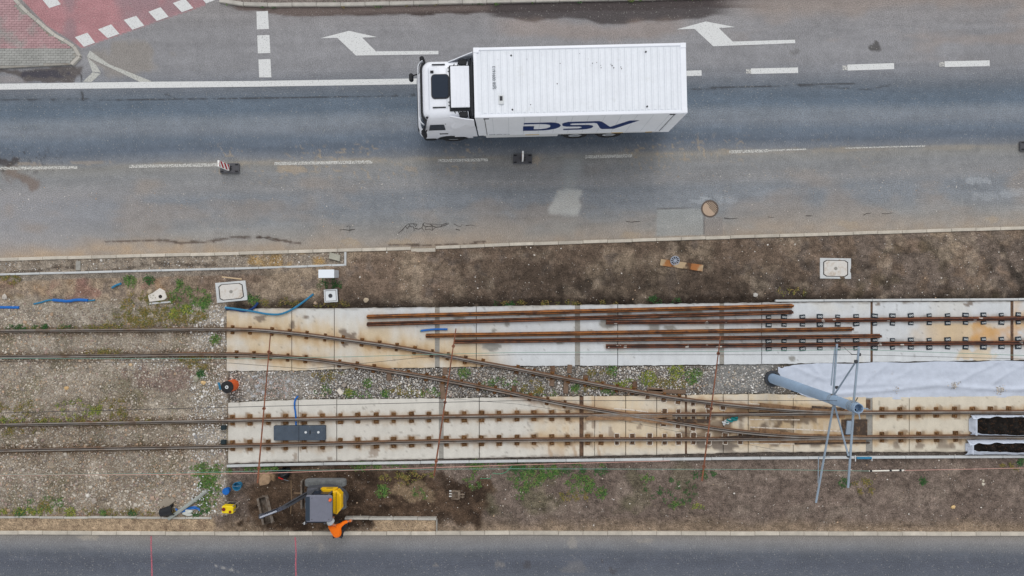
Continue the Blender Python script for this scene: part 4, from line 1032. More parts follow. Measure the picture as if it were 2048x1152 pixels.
# single bigger stones
def rock(px, py, r, c, label):
    v = ICO_V * (1 + rng.uniform(-.25, .25, (len(ICO_V), 1))) * np.array([r * rng.uniform(.9, 1.4), r, r * .6]); z = float(earth_z(np.array([px]), np.array([py]))[0])
    b = MB(); b.add(v, ICO_F.tolist())
    me = b.mesh("rock", mat("rock_%d" % c[0], c, 0.9, grain=(40, .15), blotch=(8, .15)))
    tag(link("rock", me, None, tuple(P(px, py)[:2]) + (z + r * .25,), rng.uniform(0, 3)), label, "rock")
for a in ((733, 600, .11, (176, 160, 138), "beige rock on the soil just above the upper slab edge"), (632, 606, .075, (172, 150, 130), "small pinkish rock between the blue cable and the square box"),
          (408, 765, .11, (206, 176, 128), "yellowish rock in the ballast left of the orange pipe"), (393, 757, .13, (150, 146, 130), "greenish grey rock in the ballast below a weed"), (1970, 970, .07, (196, 188, 172), "pale stone on the lower verge near the right edge"),
          (1910, 1016, .085, (206, 204, 198), "white lump on the lower verge right of the pole arms"), (262, 729, .075, (198, 172, 138), "tan stone in the left ballast under the upper track"), (135, 776, .1, (192, 160, 116), "orange tan stone in the left ballast"),
          (12, 594, .12, (184, 176, 166), "pale rock at the left edge above the blue conduit"), (302, 583, .1, (176, 170, 160), "grey rock left of the broken concrete slab"), (1510, 590, .1, (180, 176, 170), "grey rock in the soil above the slab edge strip"),
          (527, 960, .24, (158, 132, 106), "large tan lump of earth beside the black bag"), (1971, 963, .05, (200, 190, 172), "little beige stone near the right edge of the lower verge"), (177, 990, .09, (214, 208, 200), "white stone in the lower left ballast"), (306, 995, .1, (170, 146, 128), "brown stone left of the old boards")):
    rock(*a)

GREENS = {'g': [(78, 118, 52), (62, 100, 44), (94, 130, 62), (52, 84, 42), (112, 134, 70), (118, 120, 74)], 'y': [(146, 150, 62), (124, 136, 56), (160, 158, 72), (100, 120, 50), (96, 110, 58)], 'd': [(52, 92, 46), (42, 78, 40), (66, 104, 52)],
          'o': [(112, 108, 56), (134, 118, 62), (96, 102, 50), (146, 124, 74)]}
def leaves(cx, cy, n, spread, ln, wd, pal, z0=None):
    """arrays of leaf blades fanning from around a pixel position; returns verts, tris, colours in world space"""
    a = rng.uniform(0, 6.283, n); el = rng.uniform(.15, 1.1, n); l = ln * rng.uniform(.5, 1.25, n); w = wd * rng.uniform(.6, 1.3, n)
    r0 = spread * np.sqrt(rng.random(n)); ra = rng.uniform(0, 6.283, n)
    bx = (cx - 1024) * S0 + r0 * np.cos(ra); by = -(cy - 576) * S0 + r0 * np.sin(ra)
    bz = earth_z(bx / S0 + 1024, 576 - by / S0) + .012 if z0 is None else np.full(n, z0)
    dx, dy = np.cos(a), np.sin(a); sx, sy = -dy * w / 2, dx * w / 2
    ch, sh = np.cos(el), np.sin(el)
    mid = np.stack([bx + dx * l * .55 * ch, by + dy * l * .55 * ch, bz + l * .55 * sh], -1)
    tip = np.stack([bx + dx * l * (.5 * ch + .5), by + dy * l * (.5 * ch + .5), bz + l * (.5 * sh + .05)], -1)
    s = np.stack([sx, sy, np.zeros(n)], -1); b = np.stack([bx, by, bz], -1)
    V = np.stack([b - s * .4, b + s * .4, mid + s, mid - s, tip], 1).reshape(-1, 3)
    Fq = (np.array([[0, 1, 2], [0, 2, 3], [3, 2, 4]])[None] + (np.arange(n) * 5)[:, None, None]).reshape(-1, 3)
    C = np.repeat(pick(GREENS[pal], n, .2), 5, 0)
    return V, Fq, C
def join(parts):
    V, Fq, C = [], [], []; o = 0
    for v, f, c in parts: V.append(v); Fq.append(f + o); C.append(c); o += len(v)
    return np.vstack(V), np.vstack(Fq), np.vstack(C)
def weed(px, py, r, n, pal, label, ln=.13, wd=.028):
    p = P(px, py); V, Fq, C = leaves(px, py, n, r, ln, wd, pal)
    o = link("weed", npmesh("weed", V - np.array([p.x, p.y, 0]), Fq, leaf, C), None, (p.x, p.y, 0))
    return tag(o, label, "weed", "weeds on the site")
for a in ((362, 567, .16, 90, 'g', "small green weed above the broken concrete slab"), (262, 562, .26, 130, 'g', "leafy weed by the blue hose end under the edging"), (300, 560, .2, 90, 'd', "dark green weed right of the blue hose end"),
          (374, 619, .22, 150, 'y', "bright yellow green weed below the broken slab"), (412, 606, .22, 150, 'g', "fresh green weed left of the concrete manhole slab"), (348, 628, .22, 120, 'y', "low yellowish weed nearest the upper left rail"),
          (432, 679, .2, 120, 'g', "round green weed between the two upper left rails"), (402, 748, .17, 90, 'd', "dark green weed in the ballast beneath the green wire"), (508, 601, .2, 80, 'g', "grassy weed over the dark trench of blue cables"),
          (928, 746, .24, 130, 'g', "green weed left of the middle rusty rod in the ballast strip"), (735, 767, .2, 90, 'g', "weed in the ballast strip near the pale brick"), (697, 785, .14, 70, 'y', "yellow green weed touching the pale brick"),
          (770, 787, .17, 90, 'g', "weed close to the lower slab edge, left of the middle rusty rod"), (1150, 776, .17, 90, 'g', "compact green weed between the turnout rails"), (1225, 741, .26, 130, 'g', "weed clump at the upper slab edge over the ballast"),
          (1296, 757, .32, 190, 'y', "large yellow green weed clump in the middle ballast strip"), (1352, 742, .34, 200, 'y', "yellow flowering weed clump right of the largest one"), (1385, 758, .24, 110, 'g', "straggling weed beside the right rusty rod"),
          (764, 984, .26, 170, 'g', "dense green weed on the tracks behind the digger"), (953, 932, .26, 150, 'g', "green weed against the white edging right of the middle rod"), (1203, 988, .24, 120, 'g', "long green weed patch at the end of the lower verge grass"),
          (410, 938, .3, 170, 'g', "grass clump at the left end of the white edging"), (418, 962, .3, 200, 'g', "thick green grass clump above the grey pipe"), (408, 1002, .26, 150, 'g', "green weed beside the lying grey pipe"),
          (90, 1012, .26, 120, 'o', "olive grass clump by the sand edging"), (44, 1025, .2, 90, 'd', "dark weed rooted in the sand edging at the far left"), (143, 1023, .2, 100, 'y', "yellow green weed on the sand edging"), (208, 1024, .14, 60, 'g', "small weed on the sand edging below the white stone"),
          (266, 1027, .14, 60, 'd', "dark weed on the sand edging left of the black bucket"), (1690, 966, .2, 80, 'd', "dull green weed below the tips of the pole arms"), (1849, 964, .14, 60, 'd', "lone weed on the lower verge right of the white insulator"), (2044, 925, .16, 60, 'd', "weed at the right edge below the compost bags")):
    weed(*a)
PATCH = [(300, 610, 60, 26, 500, 'o'), (330, 635, 90, 18, 700, 'o'), (380, 600, 45, 26, 420, 'g'), (270, 640, 60, 12, 300, 'o'), (60, 655, 120, 4, 260, 'd'), (180, 655, 140, 3, 260, 'o'), (20, 560, 26, 12, 120, 'o'), (205, 703, 40, 5, 130, 'o'), (395, 722, 36, 14, 260, 'o'), (160, 815, 50, 16, 200, 'y'),
         (230, 815, 40, 20, 200, 'o'), (20, 820, 60, 24, 220, 'o'), (60, 842, 140, 6, 260, 'y'), (200, 842, 120, 6, 220, 'o'), (30, 862, 80, 6, 120, 'o'), (420, 940, 40, 16, 300, 'g'), (420, 980, 22, 42, 400, 'g'), (395, 1025, 26, 10, 160, 'd'), (140, 1023, 220, 5, 420, 'o'), (90, 1008, 40, 16, 200, 'g'), (55, 1023, 60, 6, 200, 'y'),
         (655, 752, 40, 10, 120, 'o'), (640, 780, 24, 10, 60, 'g'), (720, 790, 30, 8, 120, 'g'), (815, 782, 40, 10, 150, 'o'), (860, 785, 20, 8, 80, 'g'), (1000, 770, 40, 14, 160, 'g'), (1060, 775, 30, 14, 180, 'o'), (1085, 790, 40, 8, 120, 'g'), (1180, 770, 30, 10, 120, 'o'), (1210, 782, 24, 5, 80, 'g'), (1250, 770, 26, 12, 160, 'y'), (1330, 770, 40, 12, 240, 'o'), (1200, 745, 24, 8, 90, 'o'),
         (1385, 745, 20, 12, 120, 'g'), (1045, 940, 20, 8, 90, 'd'), (1080, 945, 44, 14, 330, 'g'), (1060, 962, 36, 14, 260, 'g'), (1100, 948, 20, 14, 160, 'g'), (1160, 970, 30, 20, 380, 'g'), (1045, 985, 16, 14, 90, 'g'), (1175, 945, 60, 7, 160, 'd'), (1150, 995, 30, 10, 120, 'o'), (1340, 985, 60, 26, 200, 'd'), (1350, 1005, 20, 10, 60, 'g'), (1030, 945, 14, 20, 120, 'd'), (1295, 960, 14, 8, 70, 'g'),
         (1400, 1015, 12, 5, 40, 'y'), (820, 950, 50, 8, 120, 'o'), (730, 935, 30, 7, 160, 'g'), (520, 937, 40, 5, 240, 'g'), (800, 958, 40, 12, 120, 'o'), (840, 985, 14, 14, 60, 'g'), (1730, 975, 30, 16, 130, 'o'), (1410, 950, 30, 8, 90, 'd'), (2020, 935, 20, 8, 60, 'o'), (660, 570, 26, 10, 130, 'd'), (655, 608, 40, 4, 90, 'o'), (560, 605, 50, 6, 120, 'o'),
         (1330, 600, 40, 8, 90, 'd'), (1120, 606, 120, 4, 160, 'o'), (1580, 585, 30, 8, 60, 'o'), (1010, 608, 30, 5, 60, 'd'), (945, 965, 20, 20, 100, 'g'), (930, 930, 300, 4, 200, 'g'), (500, 598, 18, 6, 70, 'd')]
parts = []
for cx, cy, rx, ry, n, pal in PATCH:
    k = max(2, n // 9)
    for _ in range(k):
        a, q = rng.uniform(0, 6.283), math.sqrt(rng.random())
        parts.append(leaves(cx + rx * q * math.cos(a), cy + ry * q * math.sin(a), max(5, int(1.5 * n) // k), .1, .1, .026, pal))
V, Fq, C = join(parts)
stuff(link("ground_weeds", npmesh("ground_weeds", V, Fq, leaf, C)), "thin low grass and weeds growing through soil and ballast", "grass")
parts = []
for i in range(34):
    xx = rng.uniform(455, 1420); parts.append(leaves(xx, float(topk(xx)) + rng.choice([-5.5, 3.5]), int(rng.integers(6, 22)), .07, .1, .022, rng.choice(['g', 'o', 'd', 'g']), 0.05))
V, Fq, C = join(parts)
stuff(link("kerb_weeds", npmesh("kerb_weeds", V, Fq, leaf, C)), "weeds growing along the kerb at the top", "grass")
# daisies by the grey pipe
b = MB()
for _ in range(46):
    p = P(rng.normal(408, 11), rng.normal(988, 17)); b.disc((p.x, p.y), rng.uniform(.015, .032), .13, .14, 6)
stuff(b.build("daisies", offwhite), "tiny white daisies in the grass by the grey pipe", "flowers")
# ------------------------------------------------------------------ delivery truck
tr = thing("delivery_truck", "white box truck with blue lettering driving left along the upper road", "truck", (2.42, 7.36, 0), math.radians(1.35))
HW, X0, X1, ZB, ZT = 1.245, -3.77, 3.77, 1.12, 3.93
box = MB().box((0, 0, (ZB + ZT) / 2), (X1 - X0, 2 * HW, ZT - ZB), 0.02).build("cargo_box", whitep, tr)
seam = mat("panel_seam", (198, 203, 210), 0.7)
rf = MB()
rf.box((0, HW - .05, ZT + .01), (X1 - X0, .1, .05), .012); rf.box((0, -HW + .05, ZT + .01), (X1 - X0, .1, .05), .012)
[rf.box((sx * (X1 - .1), sy * (HW - .09), ZT + .02), (.2, .18, .06), .008) for sx in (-1, 1) for sy in (-1, 1)]
rf.box((X0 + .06, 0, ZT + .008), (.12, 2 * HW - .2, .04), .01); rf.box((X1 - .1, 0, ZT + .008), (.2, 2 * HW - .2, .04), .01)
rf = rf.build("roof_frame", white, tr)
rib = MB().box((0, 0, .007), (.1, 2 * HW - .34, .02), .0095).mesh("roof_rib", whitep)
for i in range(30): link("roof_rib", rib, rf, (X0 + .38 + i * .232, -.02, ZT))
groove_me = MB().box((0, 0, 0), (.012, 2 * HW - .24, .004)).mesh("roof_seam", seam)
for i in range(31): link("roof_seam", groove_me, rf, (X0 + .264 + i * .232, 0, ZT + .003))
for x, y in ((-2.43, .94), (-2.43, -.98), (2.35, .96), (2.35, -.98)):
    MB().disc((x, y), .032, ZT, ZT + .026, 10).build("lifting_hole", black, rf)
b = MB()
for x, y in ((-1.87, .8), (-.7, .62), (.0, .95), (-.82, -.1), (-1.78, -.82), (.45, .6), (.6, .62), (.74, .52), (.75, .43), (1.1, .55), (1.14, .5), (1.2, .42), (1.45, .44), (1.47, .38), (-2.9, .8), (.3, .75)):
    b.disc((x, y), random.uniform(.008, .022), ZT + .012, ZT + .0225, 6)
b.build("dirt_spots", crackm, rf)
v = MB().box((-2.82, -.62, ZT + .03), (.2, .34, .04), .02).build("roof_vent", offwhite, tr)
MB().box((-2.82, -.58, ZT + .052), (.1, .16, .012), .003).build("vent_grille", chassis, v)
text_mesh("roof_code", "SJSB 0091613", .15, darkink, rf, Matrix.Translation((-3.05, .17, ZT + .028)) @ Matrix.Rotation(math.pi / 2, 4, 'Z'))
# side panel seams, corner posts, lettering
Y = -HW
b = MB()
for i in range(12): b.box((X0 + .62 + i * .575, Y - .001, (ZB + ZT) / 2), (.012, .008, ZT - ZB - .12))
b.build("side_seam", mat("faint_seam", (196, 202, 208), .6), box)
for x in (X0 + .34, X1 - .42): MB().box((x, Y - .002, (ZB + ZT) / 2 - .04), (.022, .01, ZT - ZB - .16)).build("door_seam", chassis, box)
MB().box((X1 - .2, Y - .008, (ZB + ZT) / 2), (.36, .03, ZT - ZB), .008).build("corner_post", whitep, box)
MB().box((X0 + .4, Y - .01, ZT - .1), (.2, .03, .05), .004).build("latch", chassis, box); MB().box((X1 - .5, Y - .01, ZT - .1), (.2, .03, .05), .004).build("latch", chassis, box)
MB().box((0, Y - .004, ZB + .07), (X1 - X0 - .4, .03, .14), .008).build("bottom_rail", offwhite, box)
for x, l in ((-1.65, .55), (1.7, .45), (2.95, .26), (-.6, .0)):
    if l: MB().box((x, Y - .022, ZB + .07), (l, .012, .08), .002).build("marker_strip", yellowtape, box)
D = [(140, 178), (420, 178), (470, 181), (510, 190), (532, 204), (540, 214), (528, 230), (492, 245), (430, 256), (360, 261), (135, 262), (135, 212), (252, 213), (252, 247), (330, 247), (392, 240), (425, 227), (430, 214), (415, 202), (370, 194), (300, 191), (140, 192)]
SV = [(548, 194), (570, 184), (610, 177), (930, 176), (966, 183), (1085, 240), (1255, 178), (1358, 178), (1140, 262), (1010, 262), (985, 253), (922, 199), (890, 193), (660, 194), (636, 199), (640, 207), (670, 211), (840, 213), (885, 221), (898, 233), (886, 247), (842, 257), (760, 262), (580, 262), (580, 249), (750, 248), (775, 240), (770, 232), (740, 228), (606, 226), (560, 217)]
for nm, pl in (("letter_d", D), ("letters_sv", SV)):
    me = bpy.data.meshes.new(nm); bm = bmesh.new()
    vs = [bm.verts.new((-2.03 + (x - 135) / 1223 * 4.27, Y - .0075, 1.80 + (262 - y) / 84 * 1.25)) for x, y in pl]
    f = bm.faces.new(vs); f.normal_update(); bmesh.ops.triangulate(bm, faces=[f]); bmesh.ops.recalc_face_normals(bm, faces=bm.faces); bm.to_mesh(me); bm.free()
    me.materials.append(navy); link("lettering", me, box)
text_mesh("side_code", "SJSB 0091613", .15, darkink, box, Matrix.Translation((-2.95, Y - .021, 1.33)) @ Matrix.Rotation(math.pi / 2, 4, 'X'))
# chassis, skirts, wheels
fr = MB().box((-.9, 0, .85), (10, .9, .25), .02); fr.box((0, 0, 1.04), (7.4, 2.2, .12), .01); fr.box((3.5, 0, .75), (.16, 2.2, .18), .02)
fr.build("chassis", chassis, tr)
for s in (-1, 1):
    MB().box((-2.05, s * 1.17, .72), (2.9, .06, .42), .02).build("side_skirt", offwhite, tr)
    MB().box((2.9, s * 1.1, .8), (1.1, .04, .16), .02).build("rear_guard", chassis, tr)
Rx = Matrix.Rotation(math.pi / 2, 3, 'X')
def wheel(x, y, par, w=.3):
    s = -1 if y < 0 else 1
    prof = [(.28, -w / 2), (.46, -w / 2), (.5, -w / 2 + .04), (.5, w / 2 - .04), (.46, w / 2), (.28, w / 2)]
    t = MB().lathe(prof, (x, y, .5), 28, M=Rx).build("wheel", rubber, par, True)
    t2_ = MB().lathe([(.28, w / 2 - .02), (.27, w / 2 - .06), (.17, w / 2 - .07), (.15, w / 2 + .0), (.001, w / 2 + .01)], (x, y, .5), 28, M=(Rx if s < 0 else Matrix.Rotation(-math.pi / 2, 3, 'X'))).build("rim", alu, t, True)
for x in (-4.83, .1, 1.47):
    for y in (-1.05, 1.05): wheel(x, y, tr)
for x in (.1, 1.47):
    for s in (-1, 1):
        b = MB(); pts = [(x + .58 * math.cos(a), s * 1.05, .5 + .58 * math.sin(a)) for a in np.linspace(.2, math.pi - .2, 12)]
        vs = []; fs = []
        for q in pts: vs += [(q[0], q[1] - .17, q[2]), (q[0], q[1] + .17, q[2]), (q[0], q[1] + .17, q[2] + .02), (q[0], q[1] - .17, q[2] + .02)]
        for i in range(11):
            for k in range(4): fs.append((i * 4 + k, i * 4 + (k + 1) % 4, (i + 1) * 4 + (k + 1) % 4, (i + 1) * 4 + k))
        b.add(vs, fs).build("mudguard", chassis, tr)
# cab: lofted rounded rings
RINGS = [(.42, -6.02, 1.14, .22), (.5, -6.12, 1.19, .26), (.75, -6.15, 1.21, .28), (1.2, -6.15, 1.22, .3), (1.62, -6.08, 1.22, .32), (1.78, -5.97, 1.215, .34), (2.3, -5.87, 1.19, .34), (2.75, -5.79, 1.15, .34), (3.0, -5.74, 1.1, .33), (3.15, -5.66, 1.04, .32), (3.25, -5.56, .98, .3), (3.31, -5.42, .9, .27), (3.33, -5.2, .78, .22)]
XB = -4.02
def ring_at(z):
    k = [r[0] for r in RINGS]; return [float(np.interp(z, k, [r[i] for r in RINGS])) for i in (1, 2, 3)]
def ring(z, grow=0.0):
    xf, hw, r = ring_at(z); xf -= grow; hw += grow; pts = []
    for a in np.linspace(math.pi / 2, math.pi, 7): pts.append((xf + r + r * math.cos(a), hw - r + r * math.sin(a), z))
    for a in np.linspace(math.pi, 1.5 * math.pi, 7): pts.append((xf + r + r * math.cos(a), -hw + r + r * math.sin(a), z))
    pts += [(-4.9, -hw, z), (XB, -hw, z), (XB, hw, z), (-4.9, hw, z)]
    return pts
b = MB(); n = len(ring(1))
for q in RINGS: b.v += ring(q[0])
for i in range(len(RINGS) - 1):
    for k in range(n): b.f.append((i * n + k, i * n + (k + 1) % n, (i + 1) * n + (k + 1) % n, (i + 1) * n + k)); b.m.append(0)
b.f += [tuple((len(RINGS) - 1) * n + k for k in range(n)), tuple(range(n))[::-1]]; b.m += [0, 0]
cab = b.build("cab", white, tr, True)
b = MB(); zs = np.linspace(1.84, 3.04, 8)
for z in zs: b.v += ring(z, .012)[2:12]
for i in range(7):
    for k in range(9): b.f.append((i * 10 + k, i * 10 + k + 1, (i + 1) * 10 + k + 1, (i + 1) * 10 + k)); b.m.append(0)
b.build("windscreen", glass, cab, True)
b = MB(); zs = np.linspace(.95, 1.6, 3)
for z in zs: b.v += ring(z, .012)[4:10]
for i in range(2):
    for k in range(5): b.f.append((i * 6 + k, i * 6 + k + 1, (i + 1) * 6 + k + 1, (i + 1) * 6 + k)); b.m.append(0)
b.build("grille", black, cab, True)
for s in (-1, 1):
    def q(x, z, o=.012): return (x, s * (ring_at(z)[1] + o), z)
    win = MB().add([q(-5.62, 2.06), q(-4.98, 2.06), q(-4.98, 2.72), q(-5.5, 2.72)], [(0, 1, 2, 3)] if s < 0 else [(3, 2, 1, 0)]).build("side_window", glass, cab)
    MB().add([q(-4.94, .75, .01), q(-4.91, .75, .01), q(-4.91, 2.8, .01), q(-4.94, 2.8, .01)], [(0, 1, 2, 3)] if s < 0 else [(3, 2, 1, 0)]).build("door_seam", chassis, cab)
    MB().box((-5.1, s * 1.235, 1.55), (.34, .03, .06), .01).build("door_handle", black, cab)
    m_ = MB().box((-5.78, s * 1.38, 2.25), (.16, .22, .62), .05); m_.tube([(-5.72, s * 1.15, 2.6), (-5.78, s * 1.38, 2.58)], .025, 6); m_.tube([(-5.72, s * 1.18, 2.0), (-5.78, s * 1.38, 1.98)], .025, 6)
    m_.build("mirror", black, cab)
    # wheel arch, step
    b = MB(); arc = [(-4.83 + .62 * math.cos(a), .5 + .62 * math.sin(a)) for a in np.linspace(0.05, math.pi - .05, 14)]
    vs = [(x, s * 1.228, z) for x, z in arc]; b.add(vs, [tuple(range(14)) if s > 0 else tuple(range(14))[::-1]]); b.build("wheel_arch", black, cab)
    MB().box((-5.75, s * 1.12, .5), (.5, .22, .3), .05).build("step", black, cab)
    # side air deflector from the cab to the box
    b = MB(); ys = [1.0, 1.06, 1.16, 1.235]; xx = [-4.72, -4.5, -4.15, -3.82]; zt = [3.3, 3.36, 3.46, 3.6]
    vs = []
    for x, y_, zz in zip(xx, ys, zt):
        vs += [(x, s * 1.23, .95), (x, s * (1.235), 2.4), (x, s * (y_ + .07), 2.95), (x, s * y_, zz), (x, s * (y_ - .03), zz), (x, s * (y_ + .03), 2.9), (x, s * 1.2, 2.4), (x, s * 1.2, .95)]
    fs = [(i * 8 + k, i * 8 + (k + 1) % 8, (i + 1) * 8 + (k + 1) % 8, (i + 1) * 8 + k) for i in range(3) for k in range(8)] + [tuple(range(8)), tuple(24 + k for k in range(8))]
    if s > 0: fs = [f[::-1] for f in fs]
    b.add(vs, fs).build("air_deflector", white, cab)
    b = MB()
    for k in range(5): b.tube([(-4.55 + k * .15, s * .78, 3.36), (-4.5 + k * .15, s * (.9 + .05 * k), 3.3)], .018, 5)
    b.tube([(-4.66, s * .8, 3.37), (-3.95, s * .8, 3.37)], .02, 6); b.box((-4.2, s * .95, 3.28), (.3, .2, .14), .02)
    b.build("deflector_bracket", black, cab)
    MB().box((-5.08, s * .78 + .1, 3.345), (.48, .05, .03), .01).build("roof_lamp_strip", chassis, cab)
    MB().box((-6.0, s * .78, 1.0), (.3, .34, .2), .04).build("headlight", glass, cab)
m_ = MB().box((-6.16, .62, 2.72), (.16, .3, .2), .05); m_.tube([(-5.85, .7, 2.9), (-6.12, .66, 2.8)], .025, 6); m_.build("mirror", black, cab)
MB().disc((-5.55, -1.0), .04, 3.16, 3.24, 10, bev=.01).build("antenna_foot", black, cab)
MB().box((-5.32, .62, 3.345), (.12, .09, .04), .01).build("roof_sensor", black, cab)
def rrect(cx, cy, w, l, r, n=5):
    p = []
    for sx, sy, a0 in ((1, 1, 0), (-1, 1, 90), (-1, -1, 180), (1, -1, 270)):
        for k in range(n):
            a = math.radians(a0 + 90 * k / (n - 1)); p.append((cx + sx * (w / 2 - r) + r * math.cos(a), cy + sy * (l / 2 - r) + r * math.sin(a)))
    return p
h = MB().prism(rrect(-5.03, .08, .66, .9, .14), 3.31, 3.365, bev=.012).build("roof_hatch", chassis, cab)
MB().prism(rrect(-5.03, .08, .59, .83, .11), 3.36, 3.384, bev=.008).build("hatch_glass", glass, h)
b = MB(); q = ring(3.06, .05)[2:12]; b.tube(q, .035, 6); b.build("windscreen_dark_line", black, cab, True)  # black tube added for the dark windscreen line, as the glass reflects bright sky
b = MB(); q = ring(2.9, .1)[2:12]; vs = []
for x, y, z in q: vs += [(x, y, z + .06), (x - .02, y, z - .16), (x - .04, y, z - .16), (x - .03, y, z + .07)]
b.add(vs, [(i * 4 + k, i * 4 + (k + 1) % 4, (i + 1) * 4 + (k + 1) % 4, (i + 1) * 4 + k) for i in range(9) for k in range(4)]); b.build("sun_visor", white, cab, True)
for x in (-5.45, -4.8):
    MB().box((x, 0, 3.334), (.02, 1.5, .012), .004).build("roof_crease", seam, cab)
MB().box((-4.33, 0, 3.32), (.74, 1.66, .1), .01).build("roof_recess", chassis, cab)
sp = MB().box((-4.3, .02, 3.46), (.68, 1.5, .05), .015).build("roof_spoiler", white, cab)
for x in (-4.46, -4.3, -4.14): MB().box((x, .02, 3.486), (.03, 1.44, .012), .004).build("spoiler_rib", white, sp)
b = MB()
for s in (-.62, .62): b.tube([(-4.74, s, 3.36), (-4.62, s, 3.44), (-4.62, s + .12, 3.44), (-4.74, s + .12, 3.36)], .018, 5)
b.tube([(-4.64, -.75, 3.43), (-4.64, .75, 3.43)], .02, 6)
b.build("spoiler_hinge", black, cab)
MB().box((-3.9, 0, 2.3), (.14, 2.0, 2.0), .02).build("cab_back_gap", chassis, tr)

# ------------------------------------------------------------------ mini excavator
ex = thing("mini_excavator", "small yellow and grey tracked excavator with its arm reaching left", "excavator", (-7.62, -8.42, 0.0))
def track(y):
    b = MB(); R_, L_ = .2, .62; pts = []
    for a in np.linspace(-90, 90, 8): pts.append((L_ + R_ * math.cos(math.radians(a)), .22 + R_ * math.sin(math.radians(a))))
    for a in np.linspace(90, 270, 8): pts.append((-L_ + R_ * math.cos(math.radians(a)), .22 + R_ * math.sin(math.radians(a))))
    n = len(pts); w = .125
    vs = [(x, y - w, z) for x, z in pts] + [(x, y + w, z) for x, z in pts]
    b.add(vs, [(i, (i + 1) % n, n + (i + 1) % n, n + i)[::-1] for i in range(n)] + [tuple(range(n)), tuple(range(n, 2 * n))[::-1]])
    for k in range(17):
        for s in (-1, 1): b.box((-.66 + k * .082, y + s * .055, .43), (.045, .1, .03), .006, rz=s * .25)
    for a in (-60, -30, 0, 30, 60):
        for s in (-1, 1):
            b.box((s * (L_ + .21 * math.cos(math.radians(a))), y, .22 + .21 * math.sin(math.radians(a))), (.03, .22, .04), .005)
    return b.build("track", dustrubber, ex)
track(.47); track(-.47)
MB().box((0, 0, .35), (1.1, .72, .22), .03).build("undercarriage", digdark, ex)
MB().box((-.95, 0, .24), (.07, 1.15, .3), .015).build("dozer_blade", dirtysteel, ex)
MB().lathe([(.001, .46), (.34, .46), (.34, .56), (.001, .56)], (0, 0, 0), 20).build("slew_ring", digdark, ex)
hb = MB(); arc = [(.22 + .8 * math.cos(a), .5 * math.sin(a)) for a in np.linspace(-math.pi / 2, math.pi / 2, 15)]
hb.prism([(-.55, -.46), *arc, (-.55, .44)], .56, .98, 0, .05); hb.build("counterweight", digdark, ex, True)
hd = MB(); hd.prism([(.56, -.44), (.72, -.5), (.9, -.28), (.9, .28), (.76, .44), (.56, .44)], .95, 1.33, 0, .06); hood = hd.build("engine_hood", digyellow, ex)
MB().box((.715, -.05, 1.335), (.014, .9, .02)).build("hood_seam", black, hood)
sp_ = MB(); sp_.prism([(.14, .34), (.62, .34), (.7, .49), (.06, .49)], .95, 1.24, 0, .05); s_ = sp_.build("side_cover", digyellow, ex)
MB().box((.4, .49, 1.1), (.25, .02, .05)).build("badge", black, s_)
MB().prism([(-.5, .2), (.02, .3), (-.06, .5), (-.3, .5), (-.5, .42)], .9, 1.15, 0, .04).build("tank_cover", digdark, ex)
cabx = MB(); 
for x, y_ in ((-.2, .4), (.52, .4), (-.2, -.5), (.52, -.5)): cabx.box((x, y_, 1.62), (.06, .06, 1.36), .01)
cabx.box((.16, -.05, .98), (.74, .92, .12), .02); cb = cabx.build("cab_frame", digdark, ex)
MB().box((.16, -.05, 1.62), (.70, .88, 1.26), .01).build("cab_glass", glass, cb)
roof = MB(); roof.prism(rrect(.32, .08, 1.0, 1.0, .07), 2.28, 2.36, 0, .025); rfx = roof.build("cab_roof", diggrey, ex)
MB().box((-.1, .08, 2.352), (.17, .92, .03), .008).build("roof_window", mat("tinted_strip", (34, 48, 62), .3, spec=.6), rfx)
for x, y_ in ((.06, .48), (.06, -.32), (.7, .48), (.7, -.32)): MB().disc((x, y_), .018, 2.355, 2.37, 6).build("roof_bolt", digdark, rfx)
bc = MB().lathe([(.06, 2.36), (.06, 2.38), (.05, 2.4), (.05, 2.46), (.03, 2.49), (.001, 2.5)], (.76, .42, 0), 12).build("beacon", amber, ex, True)
MB().tube([(-.24, -.5, 1.9), (-.32, -.56, 1.95)], .012, 5).build("mirror_arm", black, ex); MB().box((-.34, -.6, 1.95), (.04, .1, .14), .015).build("cab_mirror", offwhite, ex)
L_ = lambda p: Vector((p[0] + 7.62, p[1] + 8.42, p[2]))
bA, bB, bC = L_((-8.15, -8.22, .75)), L_((-8.85, -8.48, 1.85)), L_((-10.1, -9.2, .62))
def beam(a, b_, w, h0, h1, name, m, par):
    d_ = (b_ - a).normalized(); sd = d_.cross(Vector((0, 0, 1))).normalized(); up = sd.cross(d_).normalized(); mid = (a + b_) / 2
    vs = []
    for p, hh in ((a, h0), (mid, h1), (b_, h0 * .8)):
        vs += [p + sd * w / 2 + up * hh / 2, p - sd * w / 2 + up * hh / 2, p - sd * w / 2 - up * hh / 2, p + sd * w / 2 - up * hh / 2]
    fs = [(i * 4 + k, i * 4 + (k + 1) % 4, (i + 1) * 4 + (k + 1) % 4, (i + 1) * 4 + k) for i in range(2) for k in range(4)] + [(3, 2, 1, 0), (8, 9, 10, 11)]
    return MB().add(vs, fs).build(name, m, par), d_, sd, up
MB().box(tuple(L_((-8.1, -8.2, .72))), (.22, .2, .36), .03).build("swing_post", digdark, ex)
o, d_, sd, up = beam(bA, bB, .14, .18, .24, "boom", digdark, ex)
MB().tube([bA + d_ * .2 - up * .16, bB - d_ * .35 - up * .16], .035, 8).build("hydraulic_cylinder", chrome, o)
MB().tube([bA + d_ * .1 + up * .1 + sd * .05, bB - d_ * .2 + up * .14 + sd * .05, bB + Vector((-.1, -.05, .02))], .016, 6).build("hose", black, o)
